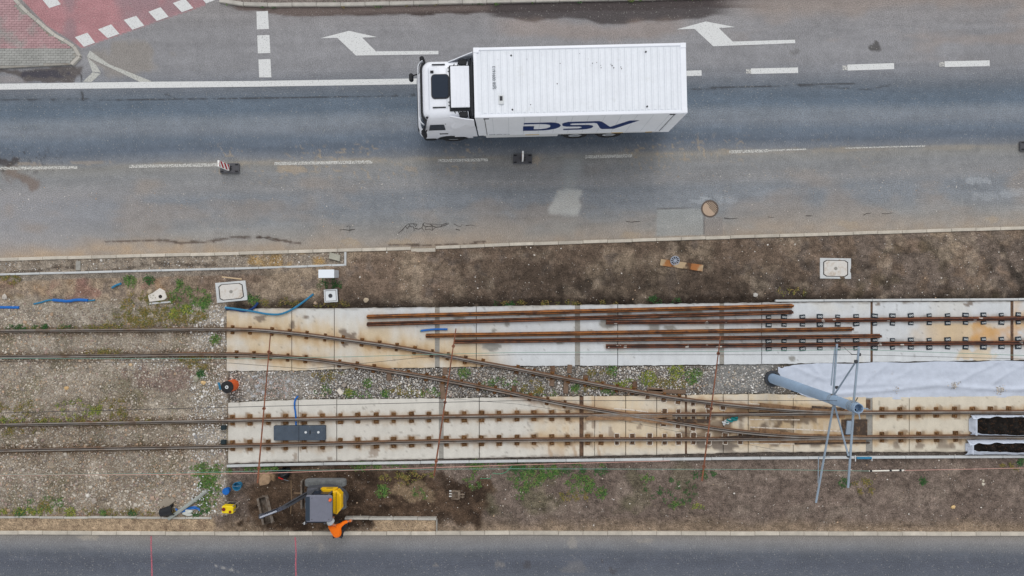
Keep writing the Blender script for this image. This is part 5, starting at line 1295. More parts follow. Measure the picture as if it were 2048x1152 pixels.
o, d_, sd, up = beam(bB, bC, .12, .15, .19, "dipper_arm", mat("arm_grey", (74, 78, 92), .5, grain=(24, .1)), ex)
MB().tube([bB + d_ * .3 + up * .13, bC - d_ * .12 + up * .12], .032, 8).build("hydraulic_cylinder", chrome, o)
MB().tube([bB + d_ * .1 + up * .1 + sd * .07, bC - d_ * .6 + up * .1 + sd * .07], .014, 6).build("hose", black, o)
MB().box(tuple(bC - d_ * .02), (.2, .18, .2), .03).build("linkage", digdark, ex)
def bucket(parent, loc, rz, wid, dep, m, teeth=0, name="bucket"):
    prof = [(0, .0), (.02 * 1, dep * .75), (dep * .5, dep), (dep, dep * .7), (dep * 1.05, .02)]     # x across, z height: opens downwards-left
    inn = [(.02, .0), (.04, dep * .7), (dep * .5, dep - .025), (dep - .025, dep * .68), (dep * 1.02, .02)]
    b = MB(); n = len(prof)
    for y0, y1 in ((-wid / 2, wid / 2),):
        vs = [(x, y0, z) for x, z in prof] + [(x, y1, z) for x, z in prof] + [(x, y0, z) for x, z in inn] + [(x, y1, z) for x, z in inn]
        for i in range(n - 1):
            b_ = [(i, i + 1, n + i + 1, n + i), (2 * n + i, 3 * n + i, 3 * n + i + 1, 2 * n + i + 1)]
            b.add([vs[k] for k in b_[0]], [(0, 1, 2, 3)]); b.add([vs[k] for k in b_[1]], [(0, 1, 2, 3)])
    for s in (-1, 1):
        b.prism([(x, z) for x, z in prof], s * wid / 2 - .012, s * wid / 2 + .012); k = len(prof) * 2
        for i in range(len(b.v) - k, len(b.v)): x, y, z = b.v[i]; b.v[i] = (x, z, y)
    o = b.build(name, m, parent, loc=loc, rz=rz)
    return o
bk = L_(P(533, 1019, .2))
b = MB()   # wide grading bucket lying open side up
dp, wd_ = .4, 1.1
pf = [(-.2, .3), (-.2, .06), (-.1, .0), (.08, .0), (.2, .22), (.2, .34)]
for y0 in (0,):
    n = len(pf); vs = [(x, -wd_ / 2, z) for x, z in pf] + [(x, wd_ / 2, z) for x, z in pf]
    b.add(vs, [(i, i + 1, n + i + 1, n + i) for i in range(n - 1)])
    ins = [(x * .9, z + .015) for x, z in pf]; vs = [(x, -wd_ / 2 + .01, z) for x, z in ins] + [(x, wd_ / 2 - .01, z) for x, z in ins]
    b.add(vs, [(i, n + i, n + i + 1, i + 1) for i in range(n - 1)])
for s in (-1, 1):
    b.add([(x, s * wd_ / 2, z) for x, z in pf], [tuple(range(n))]); b.add([(x * .95, s * (wd_ / 2 - .02), z + .01) for x, z in pf], [tuple(range(n))[::-1]])
b.box((-.2, 0, .32), (.09, wd_, .03), .006); b.box((.2, 0, .35), (.12, wd_, .03), .006)
b.build("grading_bucket", dirtysteel, ex, loc=tuple(Vector((bk.x, bk.y, .02))), rz=.22)

# ------------------------------------------------------------------ road worker bending beside the digger
def skin_obj(name, chains, m, parent, sub=2):
    vs, es, rs = [], [], []; idx = {}
    for ch in chains:
        prev = None
        for p, r in ch:
            k = tuple(round(c, 4) for c in p)
            if k not in idx: idx[k] = len(vs); vs.append(p); rs.append(r)
            i = idx[k]
            if prev is not None and prev != i: es.append((prev, i))
            prev = i
    me = bpy.data.meshes.new(name); me.from_pydata(vs, es, []); me.materials.append(m)
    o = link(name, me, parent); mod = o.modifiers.new("Skin", 'SKIN'); mod.use_smooth_shade = True
    for i, sv in enumerate(me.skin_vertices[0].data):
        sv.radius = rs[i] if isinstance(rs[i], tuple) else (rs[i], rs[i]); sv.use_root = (i == 0)
    s = o.modifiers.new("Sub", 'SUBSURF'); s.levels = 1; s.render_levels = sub
    return o
wl0 = P(676, 1064, .95); wo = Vector((wl0.x, wl0.y, 0))
pe = thing("person", "worker in an orange jacket and pale helmet bending down beside the excavator", "person", tuple(wo) )
# local: +y is picture up; the figure bends towards the upper left, one arm reaching right
hip = (0, -.08, .92); sp1 = (-.03, .08, 1.08); chest = (-.08, .26, 1.2); neck = (-.13, .40, 1.24)
lh, rh = (-.10, -.08, .9), (.10, -.08, .9)
legs = [[(hip, .14), (lh, .10), ((-.13, .10, .5), .075), ((-.12, .02, .12), .055), ((-.14, .06, .06), .05), ((-.15, .2, .05), .045)],
        [(hip, .14), (rh, .10), ((.14, .10, .5), .075), ((.13, .0, .12), .055), ((.13, .04, .06), .05), ((.14, .18, .05), .045)]]
head = [(hip, .14), (sp1, .13), (chest, .13), (neck, .06), ((-.17, .46, 1.27), .085), ((-.2, .53, 1.28), .095), ((-.215, .565, 1.27), .06)]
handL = [((-.26, .46, .82), .035), ((-.27, .5, .76), .04)]
armL = [(chest, .13), ((-.27, .27, 1.14), .07), ((-.3, .38, .98), .05)] + handL
armR = [(chest, .13), ((.12, .33, 1.18), .07), ((.3, .44, 1.08), .05), ((.44, .46, 1.05), .035), ((.5, .47, 1.04), .04)]
fing = []
for k, (dx, dy) in enumerate(((.075, .045), (.085, .02), (.085, -.005), (.075, -.03), (.03, .06))):
    fing.append([((.5, .47, 1.04), .04), ((.5 + dx * .6, .47 + dy, 1.035), .011), ((.5 + dx, .47 + dy, 1.0), .009)])
    fing.append([((-.27, .5, .76), .04), ((-.27 + dy, .5 + dx * .3, .70), .011), ((-.27 + dy, .5 + dx * .2, .66), .009)])
skin_obj("body", legs + [head] + [armL, armR] + fing, skin, pe)
skin_obj("trousers", [[(hip, .155), (lh, .118), ((-.13, .10, .5), .09), ((-.12, .02, .16), .075)], [(hip, .155), (rh, .118), ((.14, .10, .5), .09), ((.13, .0, .16), .075)]], trousers, pe)
skin_obj("jacket", [[((0.01, -.14, .96), .185), ((-.02, .02, 1.06), .2), ((-.06, .18, 1.17), .21), ((-.1, .31, 1.22), .15), ((-.125, .38, 1.24), .085)],
                    [((-.06, .18, 1.17), .21), ((-.25, .27, 1.14), .095), ((-.3, .37, .99), .075), ((-.265, .45, .85), .06)],
                    [((-.06, .18, 1.17), .21), ((.12, .32, 1.18), .095), ((.29, .43, 1.085), .072), ((.42, .455, 1.055), .06)]], orange, pe)
skin_obj("boot", [[((-.12, .02, .14), .07), ((-.14, .05, .07), .065), ((-.15, .2, .055), .05)]], rubber, pe, 1)
skin_obj("boot", [[((.13, .0, .14), .07), ((.13, .03, .07), .065), ((.14, .18, .055), .05)]], rubber, pe, 1)
Rh = Matrix.Rotation(-.9, 3, 'X') @ Matrix.Rotation(-.3, 3, 'Y')
hm = MB().lathe([(.165, -.005), (.165, .005), (.135, .01), (.13, .05), (.11, .095), (.07, .125), (.03, .137), (.001, .14)], (-.2, .53, 1.30), 18, M=Rh).build("helmet", offwhite, pe, True)
skin_obj("glove", [[((.43, .46, 1.05), .045), ((.5, .47, 1.04), .06), ((.55, .475, 1.03), .045)]], mat("orange_glove", (206, 112, 52), .9), pe, 1)

# ------------------------------------------------------------------ overhead line pole with brackets, wires, spacer rods
pb = P(1545, 757); px_, py_ = pb.x, pb.y
po = thing("catenary_pole", "tall blue grey overhead line pole leaning out of the picture with tubular brackets", "pole", (px_, py_, 0))
b = MB(); b.lathe([(.21, -.1), (.205, .6), (.2, 1.2), (.19, 2.6), (.183, 2.61), (.175, 4.0), (.17, 5.2), (.163, 5.21), (.155, 7.0), (.135, 7.0), (.135, 6.75), (.001, 6.75)], (0, 0, 0), 24)
b.build("shaft", pole_grey, po, True)
MB().lathe([(.33, -.05), (.33, .05), (.24, .06), (.24, -.05)], (0, 0, 0), 24).build("base_collar", chassis, po, True)
for z in (5.25, 5.38, 6.55, 6.68, 6.8): MB().lathe([(.168, z - .025), (.18, z - .02), (.18, z + .02), (.168, z + .025)], (0, 0, 0), 20).build("clamp_band", galv, po, True)
for z in (1.2, 2.4, 3.2): MB().lathe([(.195 - .006 * z, z - .012), (.204 - .006 * z, z), (.195 - .006 * z, z + .012)], (0, 0, 0), 20).build("weld_seam", galv, po, True)
MB().box((-.05, -.21, 2.15), (.06, .06, .14), .01).build("earthing_lug", chassis, po)
W2 = lambda px, py, z: P(px, py, z) - Vector((px_, py_, 0))
def arm(a, c, r, name="bracket_tube"): return MB().tube([a, c], r, 10).build(name, galv, po, True)
nl0, nl1 = Vector((0, .12, 5.32)), W2(1674, 688, 5.35); nu0, nu1 = Vector((0, .1, 6.68)), W2(1718, 694, 6.9)
arm(nl0, nl1, .034); arm(nl0 + Vector((-.07, .35, 0)), nl1 + Vector((-.07, -.12, 0)), .022); arm(nu0, nu1, .036); arm(Vector((0, .16, 5.38)), W2(1712, 723, 6.8), .027)
su0 = Vector((0, -.1, 6.68)); su1 = W2(1696, 975, 6.33); sl0 = Vector((0, -.12, 5.36)); sl1 = W2(1632, 1005, 4.9)
arm(su0, su1, .037); arm(sl0, sl1, .034); arm(sl0 + Vector((0, -.02, .03)), W2(1697, 912, 6.5), .03)
arm(W2(1637, 914, 5.5), W2(1636, 966, 5.02), .014, "dropper_rod"); arm(W2(1637, 914, 5.5), W2(1660, 914, 5.9) , .012, "dropper_rod")
for q in (nl0, nu0, su0, sl0): MB().box(tuple(q), (.14, .12, .14), .02).build("bracket_clamp", dirtysteel, po)
for q in (W2(1674, 775, 5.35), W2(1712, 723, 6.85), W2(1697, 912, 6.45), W2(1718, 709, 6.85)): MB().box(tuple(q), (.1, .1, .1), .02).build("tube_clamp", chassis, po)
MB().tube([W2(1688, 695, 5.6), W2(1704, 709, 5.6), W2(1718, 709, 6.8)], .012, 6).build("pull_off_wire", wirem, po)
MB().tube([(0.1, 0, 6.95), (.32, -.02, 6.95)], .02, 6).build("end_fitting", galv, po); MB().tube([(0.02, -.1, 6.95), (.06, -.34, 6.95)], .02, 6).build("end_fitting", galv, po)
MB().tube([(0.0, .1, 6.72), (.1, .3, 6.75)], .016, 6).build("end_fitting", chassis, po)
def wire(name, pts, z, r, m, label):
    return tag(MB().tube([P(x, y, z if np.isscalar(z) else z[i]) for i, (x, y) in enumerate(pts)], r, 5).build(name, m), label, "wire")
ZW = 5.6
wire("overhead_wire", [(-400, 723), (0, 717), (512, 717), (700, 713.5), (860, 709), (1024, 705), (1438, 703), (1720, 699), (2048, 711), (2450, 726)], ZW, .009, wireg, "green tinged contact wire strung over the upper slabs")
wire("overhead_wire", [(-400, 726), (0, 723), (460, 726), (615, 738), (840, 715), (1024, 709.5), (1434, 709.5), (1718, 709.5), (2048, 718), (2450, 728)], ZW, .007, wirem, "thin dark wire running just below the green contact wire")
wire("overhead_wire", [(-400, 836), (0, 826), (512, 813), (1024, 801.5), (1536, 801), (1690, 801.5), (1712, 806)], ZW + .3, .009, wirem, "dark wire passing over the lower slabs and ending at the pole head")
wire("overhead_wire", [(-400, 951), (0, 950), (300, 949), (512, 947), (640, 942.5), (860, 935.5), (1024, 930), (1340, 921.5)], ZW, .0095, wirep, "pink feeder wire above the lower verge from the left")
wire("overhead_wire", [(-400, 951.5), (300, 947.5), (560, 941), (860, 938.5), (1024, 937.5), (1530, 939), (1740, 942)], ZW, .0085, wireg, "green contact wire above the lower verge ending at a white insulator")
wire("overhead_wire", [(1805, 941), (2048, 936), (2450, 930)], ZW, .009, wirep, "pink wire leading right from the white insulator")
wire("overhead_wire", [(900, 797), (1034, 808), (1180, 829), (1380, 868), (1500, 890), (1536, 897), (1568, 903)], ZW, .0045, wirem, "fine dark stay wire slanting across the turnout")
ins = thing("wire_insulator", "white tube insulator in the wire over the lower verge, right of the pole", "insulator", tuple(P(1772, 941, ZW)))
A_, B_ = P(1738, 942, ZW) - P(1772, 941, ZW), P(1808, 940.5, ZW) - P(1772, 941, ZW)
MB().tube([A_, B_], .022, 8).build("tube", whiteref, ins, True)
for t in (.02, .58, .86): MB().tube([A_.lerp(B_, t), A_.lerp(B_, t + .06)], .036, 8).build("clamp", black, ins)
for i, ((a0, a1), (c0, c1), lb) in enumerate((((541, 668), (515, 966), "left of three rusty spacer rods hung across the overhead wires"), ((912, 657), (868, 952), "middle rusty spacer rod hung across the overhead wires"), ((1441, 672), (1404, 962), "right rusty spacer rod hung across the overhead wires near the pole"))):
    a, c = P(a0, a1, ZW + .03), P(c0, c1, ZW + .03); mid = (a + c) / 2
    t = thing("spacer_rod", lb, "rod", tuple(mid), group="spacer rods between the wires")
    MB().tube([a - mid, c - mid], [.018, .028], 8).build("rod", mat("rod_rust", (132, 84, 62), .85, grain=(30, .2), dark=((96, 62, 48), 4, .45, .65)), t, True)
    for f in (.12, .9, .5):
        q = (a - mid).lerp(c - mid, f); MB().lathe([(.03, -.03), (.055, -.02), (.055, .02), (.03, .03)], tuple(q), 10).build("clamp", MATS["rod_rust"], t)

# ------------------------------------------------------------------ delineator boards
def delineator(px, py, label, board_dx=-.0):
    p = P(px, py); t = thing("traffic_delineator", label, "road sign", (p.x, p.y, .01), group="delineators along the closed lane")
    MB().box((0, 0, .055), (.78, .4, .11), .02).build("base", mat("recycled_rubber", (84, 84, 88), .9, grain=(25, .2)), t)
    bs = MB()
    for x in (-.3, .3):
        for y in (-.14, .14): bs.box((x, y, .115), (.12, .05, .02), .004)
    bs.box((0, -.02, .12), (.14, .18, .05), .01); bs.build("base_lugs", black, t)
    for y in (-.04, .06): MB().disc((.1, y), .022, .105, .116, 8).build("base_hole", black, t)
    bd = MB().box((board_dx, 0, .66), (.07, .25, 1.0), .008).build("board", mat("board_white", (236, 236, 234), .5), t)
    for s in (-1, 1):
        for z0 in (.0, .34, .68, 1.02):
            pl = [(-.115, z0 - .15), (.115, z0 + .07), (.115, z0 + .24), (-.115, z0 + .02)]
            pl = [(y, min(.485, max(-.485, z - .5))) for y, z in pl]
            x = board_dx + s * .0375
            MB().add([(x, y * (1 if s > 0 else -1), .66 + z) for y, z in pl], [(0, 1, 2, 3)]).build("stripe", redm, bd)
    MB().box((board_dx, 0, 1.17), (.04, .06, .05), .01).build("handle", whiteref, bd)
    return t
delineator(461, 337, "red and white striped delineator on a grey rubber base left of the truck")
delineator(1045, 319, "delineator seen edge on as a white sliver on a black base below the truck")
delineator(2056, 293, "delineator base cut off by the right edge of the picture")

# ------------------------------------------------------------------ covers, boxes, odds and ends
def quad_prism(pts, z0, z1, o): return [((P(x, y).x - o.x), (P(x, y).y - o.y)) for x, y in pts]
def manhole(q, label, hatch=0):
    c = P(sum(a for a, _ in q) / 4, sum(b_ for _, b_ in q) / 4); t = thing("manhole_slab", label, "manhole", (c.x, c.y, 0))
    pl = quad_prism(q, 0, 0, c); MB().prism(pl, -.05, .1, 0, .012).build("frame", newconc, t)
    inn = [Vector(a) * 1 for a in pl]; cs = []
    for k in (.80, .74):
        pp = []
        for i in range(4):
            a = Vector(pl[i]) * k; pr = Vector(pl[i - 1]) * k; nx = Vector(pl[(i + 1) % 4]) * k
            pp += [tuple(a.lerp(pr, .12)), tuple(a.lerp(nx, .12))]
        cs.append(pp)
    MB().prism(cs[0], .08, .103).build("lid_gap", crackm, t)
    lid = MB().prism(cs[1], .08, .112, 0, .008).build("lid", mat("pale_lid", (204, 200, 194), .85, grain=(24, .08), dark=((180, 166, 150), 4, .5, .7)), t)
    MB().disc((0, 0), .07, .108, .116, 14).build("lifting_eye", greyconc, lid)
manhole([(432, 566), (492, 561), (497, 600), (436, 606)], "concrete manhole slab with chipped corner left of the white cabinet")
manhole([(1638, 516), (1700, 517), (1700, 558), (1638, 557)], "concrete manhole slab set in the dark soil of the upper verge at right")
c = P(320, 593); t = thing("broken_slab", "broken pale concrete slab with a round black hole in the weeds", "slab", (c.x, c.y, 0))
q = [(a / 4.655, 520 + b_ / 4.655) for a, b_ in ((1388, 328), (1440, 303), (1498, 262), (1545, 288), (1566, 348), (1540, 372), (1405, 390))]
MB().prism(quad_prism(q, 0, 0, c), 0, .12, 0, .015).build("slab", mat("white_concrete", (206, 200, 192), .85, grain=(24, .1), blotch=(5, .1)), t)
h_ = P(1507 / 4.655, 520 + 340 / 4.655) - c; MB().disc((h_.x, h_.y), .075, .1, .126, 14).build("hole", crackm, t)
MB().prism(quad_prism([(a / 4.655, 520 + b_ / 4.655) for a, b_ in ((1392, 398), (1598, 382), (1600, 396), (1396, 414))], 0, 0, c), 0, .08, 0, .01).build("lower_edge", newconc, t)
c = P(652.5, 547.5, .87); t = thing("cable_cabinet", "tall white cable cabinet standing beside the edging corner", "cabinet", (c.x, c.y, 0), .01)
MB().box((0, 0, .42), (.6, .31, .84), .01).build("body", mat("cabinet_shaded_sides", (186, 192, 198), .5), t); MB().box((0, 0, .86), (.63, .335, .04), .01).build("lid", mat("cabinet_lit_top", (226, 232, 238), .45), t)  # white cabinet: shade put into the grey sides, light into the top colour
MB().box((.303, .02, .45), (.012, .26, .7), .003).build("door", MATS["cabinet_shaded_sides"], t)
c = P(661.5, 591.5, .25); t = thing("junction_box", "square white topped underground box with a dark round centre", "box", (c.x, c.y, 0), .06)
MB().box((0, 0, .1), (.56, .54, .26), .015).build("body", black, t); MB().box((0, 0, .235), (.55, .53, .03), .01).build("rim", offwhite, t); MB().box((0, 0, .2515), (.45, .44, .006)).build("lid_gap", crackm, t)
l_ = MB().box((0, 0, .255), (.42, .41, .02), .006).build("lid", mat("lid_white", (214, 218, 220), .6), t); MB().disc((-.01, .0), .085, .262, .27, 16).build("round_insert", chassis, l_)
c = P(671, 513.5); tag(MB().prism(quad_prism([(a / 6.83 + 420, 500 + b_ / 6.83) for a, b_ in ((1645, 32), (1788, 72), (1780, 157), (1632, 116))], 0, 0, c), .02, .1, 0, .008).build("paving_slab", mat("greenish_slab", (164, 162, 148), .85, grain=(24, .12), blotch=(4, .12)), None, loc=(c.x, c.y, .02)), "loose grey paving slab lying in the rubble bed corner", "slab")
# plank with stains and the wheel trim on it
c = P(1362, 530.5); b = MB(); Lp, Wp = 1.76, .265
nx_, ny_ = 44, 6; gx = np.linspace(-Lp / 2, Lp / 2, nx_ + 1); gy = np.linspace(-Wp / 2, Wp / 2, ny_ + 1)
X, Yg = np.meshgrid(gx, gy, indexing='ij'); colp = np.zeros(X.shape + (3,)) + lin(174, 152, 122)
colp = colp * (1 + .12 * fbm(X * 40, Yg * 400, 30, 3, 2))[..., None]
for cx_, w_, cc in ((-.52, .26, (150, 92, 42)), (-.33, .1, (96, 66, 44)), (.5, .3, (156, 92, 40)), (.22, .1, (70, 52, 42)), (.34, .06, (84, 58, 42))): colp = blend(colp, lin(*cc), sstep(1.1, .5, np.abs(X - cx_ + .12 * fbm(X * 100, Yg * 100, 12, 3, 3)) / w_) * .85)
V = np.stack([X, Yg, np.full(X.shape, .055)], -1).reshape(-1, 3); i = np.arange(V.shape[0]).reshape(nx_ + 1, ny_ + 1)
Fq = np.stack([i[:-1, :-1], i[1:, :-1], i[1:, 1:], i[:-1, 1:]], -1).reshape(-1, 4); C = colp.reshape(-1, 3)
ringi = np.concatenate([i[:, 0], i[-1, 1:], i[-2::-1, -1], i[0, -2:0:-1]]); low = V[ringi].copy(); low[:, 2] = 0; n0 = len(V)
a = ringi; b2 = np.roll(a, -1); la = n0 + np.arange(len(a)); lb_ = np.roll(la, -1); Fq = np.vstack([Fq, np.stack([a, la, lb_, b2], -1)]); V = np.vstack([V, low]); C = np.vstack([C, C[ringi] * .8])
pk = tag(link("plank", npmesh("plank", V, Fq, mat("plank_wood", rough=.9, grain=(40, .12), bump=(50, .3, .005)), C), None, (c.x, c.y, .07), math.atan2(-(962 - 885), 545)), "short timber plank with orange stains lying on the upper verge", "plank")
c = P(1350, 521, .16); t = thing("wheel_trim", "silver multi spoke wheel trim lying on the stained plank", "wheel trim", (c.x, c.y, .14)); t.rotation_euler = (math.radians(14), 0, .3)
MB().lathe([(.001, 0), (.19, 0), (.195, .01), (.19, .015), (.001, .012)], (0, 0, 0), 26).build("backing", black, t, True); MB().lathe([(.165, .012), (.165, .03), (.195, .03), (.2, .012)], (0, 0, 0), 26).build("rim", silver, t, True)
for k in range(10): a = k * math.pi / 5; MB().box((.105 * math.cos(a), .105 * math.sin(a), .026), (.14, .03, .016), .006, rz=a).build("spoke", silver, t)
MB().lathe([(.05, .015), (.05, .035), (.03, .042), (.001, .044)], (0, 0, 0), 16).build("hub", silver, t, True)
# round manhole cover in the road
c = P(1419.5, 417.5); t = thing("manhole_cover", "round cast iron manhole cover half buried in tan sand on the closed lane", "manhole", (c.x, c.y, 0))
MB().lathe([(.36, .0), (.36, .012), (.31, .014), (.30, .008), (.001, .008)], (0, 0, 0), 28).build("cover", mat("cast_iron", (104, 92, 84), .8, .2, grain=(24, .2)), t)
b = MB()
for k in range(-4, 5):
    l = 2 * math.sqrt(max(.001, .29 ** 2 - (k * .062) ** 2))
    for rz in (.78, -.78): b.box((k * .062 * math.cos(rz + math.pi / 2), k * .062 * math.sin(rz + math.pi / 2), .012), (l, .02, .012), .003, rz=rz)
b.build("grid_pattern", mat("worn_iron", (176, 156, 136), .8), t)
sd_ = [(.3 * math.cos(a), .3 * math.sin(a)) for a in np.linspace(2.2, 5.5, 14)] + [(.1, -.1), (-.02, .02), (-.06, .16)]
MB().prism([(x, y) for x, y in sd_], .004, .021, 0, .004).build("sand_fill", mat("tan_sand", (178, 156, 136), .95, grain=(30, .12)), t)
# orange inspection pipe with black lid
c = P(466, 770); t = thing("inspection_pipe", "orange plastic shaft pipe with a black lid standing in the ballast", "pipe", (c.x, c.y, 0))
MB().lathe([(.235, -.05), (.235, .58), (.22, .58), (.22, .5)], (0, 0, 0), 24).build("pipe", orangepl, t, True); ld = MB().lathe([(.245, .54), (.245, .6), (.22, .615), (.001, .61)], (0, 0, 0), 24).build("lid", rubber, t, True)
MB().lathe([(.03, .612), (.07, .618), (.07, .622), (.03, .622)], (0, 0, 0), 16).build("white_ring", offwhite, ld)
tag(MB().tube([P(437, 765, .06), P(439, 771, .06), P(441, 779, .05)], .05, 7).build("pipe_offcut", bluedull), "small blue pipe offcut beside the orange shaft pipe", "pipe")
# point machine box, little black boxes, pieces of blue pipe
c = P(599, 866, .15); t = thing("point_machine_box", "long dark blue grey cover box with two white dots between the lower rails", "box", (c.x, c.y, 0), .005)
MB().prism(rrect(0, 0, 2.12, .6, .03), .02, .17, 0, .02).build("cover", bluegrey, t)
for x in (.26, .78): MB().disc((x, .03), .05, .165, .176, 14).build("white_cap", offwhite, t)
MB().box((.44, .03, .172), (.04, .15, .01)).build("slot", black, t); MB().box((-.02, 0, .1725), (.012, .56, .006)).build("cover_seam", black, t)
for s in (-1, 1):
    for y in (-.2, .2): MB().box((s * 1.0, y, .173), (.03, .03, .012), .003).build("bolt", chassis, t)
for y, lb in ((855, "upper of two small black boxes at the left end of the lower slab"), (884, "lower of two small black boxes at the left end of the lower slab")):
    c = P(447, y, .12); t = thing("trackside_box", lb, "box", (c.x, c.y, 0)); MB().box((0, 0, .09), (.2, .18, .16), .015).build("body", mat("teal_black", (30, 44, 48), .6), t); MB().box((0, 0, .176), (.17, .15, .016), .005).build("lid", MATS["teal_black"], t)
def hose(pts, z, r, m, label, cat="pipe", name="conduit", step=8):
    q = catmull(pts, step); zz = [z if np.isscalar(z) else float(np.interp(x, [p[0] for p in pts], z)) for x, _ in q]
    return tag(MB().tube([P(x, y, h) for (x, y), h in zip(q, zz)], r, 8).build(name, m, None, True), label, cat)
hose([(-60, 613), (0, 614.5), (38, 615)], .08, .055, blue, "straight blue conduit stub at the left edge", "conduit")
hose([(68, 608), (85, 604), (98, 600), (108, 600.5)], .07, .035, bluedull, "thin end of blue conduit beside the thicker one", "conduit")
hose([(106, 600), (120, 601), (135, 602.5), (150, 600), (176, 600.5)], .09, .06, blue, "thick blue conduit lying on the soil at left", "conduit")
hose([(175, 602), (182, 601), (190, 600)], .07, .03, bluedull, "short torn blue conduit tip right of the thick one", "conduit")
hose([(224, 575.5), (231, 571), (242, 567)], .09, .045, bluedull, "curved blue hose end under the leafy weed", "hose", "hose")
hose([(450, 615), (480, 619), (507, 623), (535, 628), (562, 628), (580, 621), (605, 605), (627, 588)], .09, .042, bluedull, "long curved blue cable duct crossing the upper slab corner", "conduit")
hose([(452, 617), (470, 619), (490, 622), (506, 617), (516, 605)], .05, .05, mat("dark_blue_plastic", (18, 52, 104), .5), "dark blue cable duct in the trench by the upper slab", "conduit")
bpipe = hose([(842, 661.5), (853, 660), (870, 658.5), (895, 658.5)], .06, .042, blue, "short blue pipe lying on the upper slab between loose rails")
hose([(596, 792), (590, 800), (589, 812), (591, 826), (592, 850)], [.05, .1, .08, .03, .04], .035, blue, "blue pipe dipping under the rail to the long dark box")
MB().tube([P(846, 661, .06), P(840, 662, .06)], .036, 8).build("cable_stub", wireg, bpipe)
c = P(1728, 916, .1); t = thing("blue_marker_tube", "blue tube with white end hooks on the white edging by the pole arms", "tube", (c.x, c.y, 0))
MB().tube([(-.3, 0, .1), (.3, .0, .1)], .05, 10).build("tube", bluedull, t, True); MB().tube([(-.34, .1, .08), (-.34, -.14, .08)], .02, 6).build("hook", offwhite, t); MB().tube([(.22, .07, .1), (.33, .06, .1), (.34, -.12, .08)], .02, 6).build("hook", offwhite, t)
# litter at the turnout: rag
b = MB(); gx = np.linspace(-.24, .24, 13); gy = np.linspace(-.1, .1, 7)
vs = [(x, y * (1 - 1.2 * abs(x)) + .25 * x, .05 + .045 * math.sin(x * 31 + y * 40) + .02 * random.random()) for x in gx for y in gy]
b.add(vs, [(i * 7 + j, (i + 1) * 7 + j, (i + 1) * 7 + j + 1, i * 7 + j + 1) for i in range(12) for j in range(6)]); c = P(1463, 838.5)
tag(b.build("rag", teal, None, True, loc=(c.x, c.y, .03)), "crumpled teal rag lying between the turnout rails", "rag")
b = MB(); vs = [(x * .8, y * (1 - .8 * abs(x)), .04 + .04 * math.sin(x * 27 + y * 50)) for x in gx for y in gy]; b.add(vs, [(i * 7 + j, (i + 1) * 7 + j, (i + 1) * 7 + j + 1, i * 7 + j + 1) for i in range(12) for j in range(6)]); c = P(1453, 843)
tag(b.build("rag", offwhite, None, True, loc=(c.x, c.y, .02), rz=.4), "crumpled white cloth touching the teal rag", "rag")
tag(MB().box((0, 0, .06), (.27, .17, .12), .02).build("brick", mat("pale_brick", (210, 202, 190), .9, grain=(24, .12)), None, loc=tuple(P(681, 783)) , rz=-.9), "pale brick lying in the ballast strip", "brick")
tag(MB().box((0, 0, .05), (.17, .15, .1), .02).build("brick", mat("grey_brick", (152, 142, 132), .9, grain=(24, .12)), None, loc=tuple(P(689, 770)), rz=.7), "grey stone cube just above the pale brick", "brick")
tag(MB().box((0, 0, .02), (.82, .055, .03), .004).build("batten", mat("fresh_wood", (196, 172, 140), .85), None, loc=tuple(P(464, 556)) , rz=-.11), "thin pale wooden batten above the chipped manhole slab", "wood")
# tools at the lower left
c = P(466, 1011); t = thing("trench_rammer", "yellow trench rammer with two dark red caps lying near the digger", "machine", (c.x, c.y, .02), -.05)
MB().prism(rrect(0, 0, .46, .31, .05), .28, .55, 0, .04).build("engine_cover", mat("rammer_yellow", (230, 200, 20), .45), t); MB().box((.02, .02, .14), (.34, .28, .3), .03).build("bellows", rubber, t); MB().box((.0, .03, .03), (.5, .3, .06), .02).build("foot", dirtysteel, t)
for x, y, r_ in ((-.14, .02, .07), (.12, -.07, .05)): MB().lathe([(r_, .545), (r_, .58), (r_ * .7, .59), (.001, .59)], (x, y, 0), 14).build("cap", mat("dark_red_cap", (112, 34, 22), .5), t, True)
MB().tube([(.18, .12, .5), (.3, .24, .5), (.46, .34, .46), (.5, .26, .46), (.4, .12, .46), (.2, -.08, .48)], .024, 8).build("handle", dirtysteel, t, True)
def pail(px, py, r, h, m, label, solid):
    c = P(px, py); t = thing("bucket", label, "bucket", (c.x, c.y, .02)); MB().lathe([(r * .85, 0), (r, h), (r + .015, h), (r + .015, h - .02), (r * .97, h - .03), (r * .82, .05), (.001, .05)], (0, 0, 0), 18).build("shell", m, t, True)
    if solid: MB().lathe([(r, h), (r, h + .015), (.001, h + .012)], (0, 0, 0), 18).build("lid", m, t, True)
    else: MB().tube([(r * math.cos(a), .04, h + r * .5 * math.sin(a)) for a in np.linspace(0, math.pi, 9)], .006, 5).build("handle", galv, t)
pail(457, 979, .13, .25, blue, "blue bucket with a lid, left of the open one", True); pail(479, 969, .16, .28, bluedull, "open blue bucket with wire handle near the digger arm", False)
dpipe = hose([(337, 1037.5), (376, 1010), (414, 981.5)], [.16, .14, .12], .075, mat("grey_pipe", (150, 154, 148), .6, blotch=(5, .1)), "long grey plastic pipe lying diagonally over the sand edging", "pipe", "drain_pipe")
c = P(337.2, 1037.6, .16); d_ = (P(337, 1037.5, .16) - P(414, 981.5, .12)).normalized(); MB().tube([c + d_ * .001, c + d_ * .006], .058, 12).build("pipe_mouth", crackm, dpipe)
c = P(336, 1022, .2); t = thing("bucket", "black builder's bucket lying on its side by the grey pipe", "bucket", (c.x, c.y, .2), .25); Ry = Matrix.Rotation(math.pi / 2, 3, 'Y')
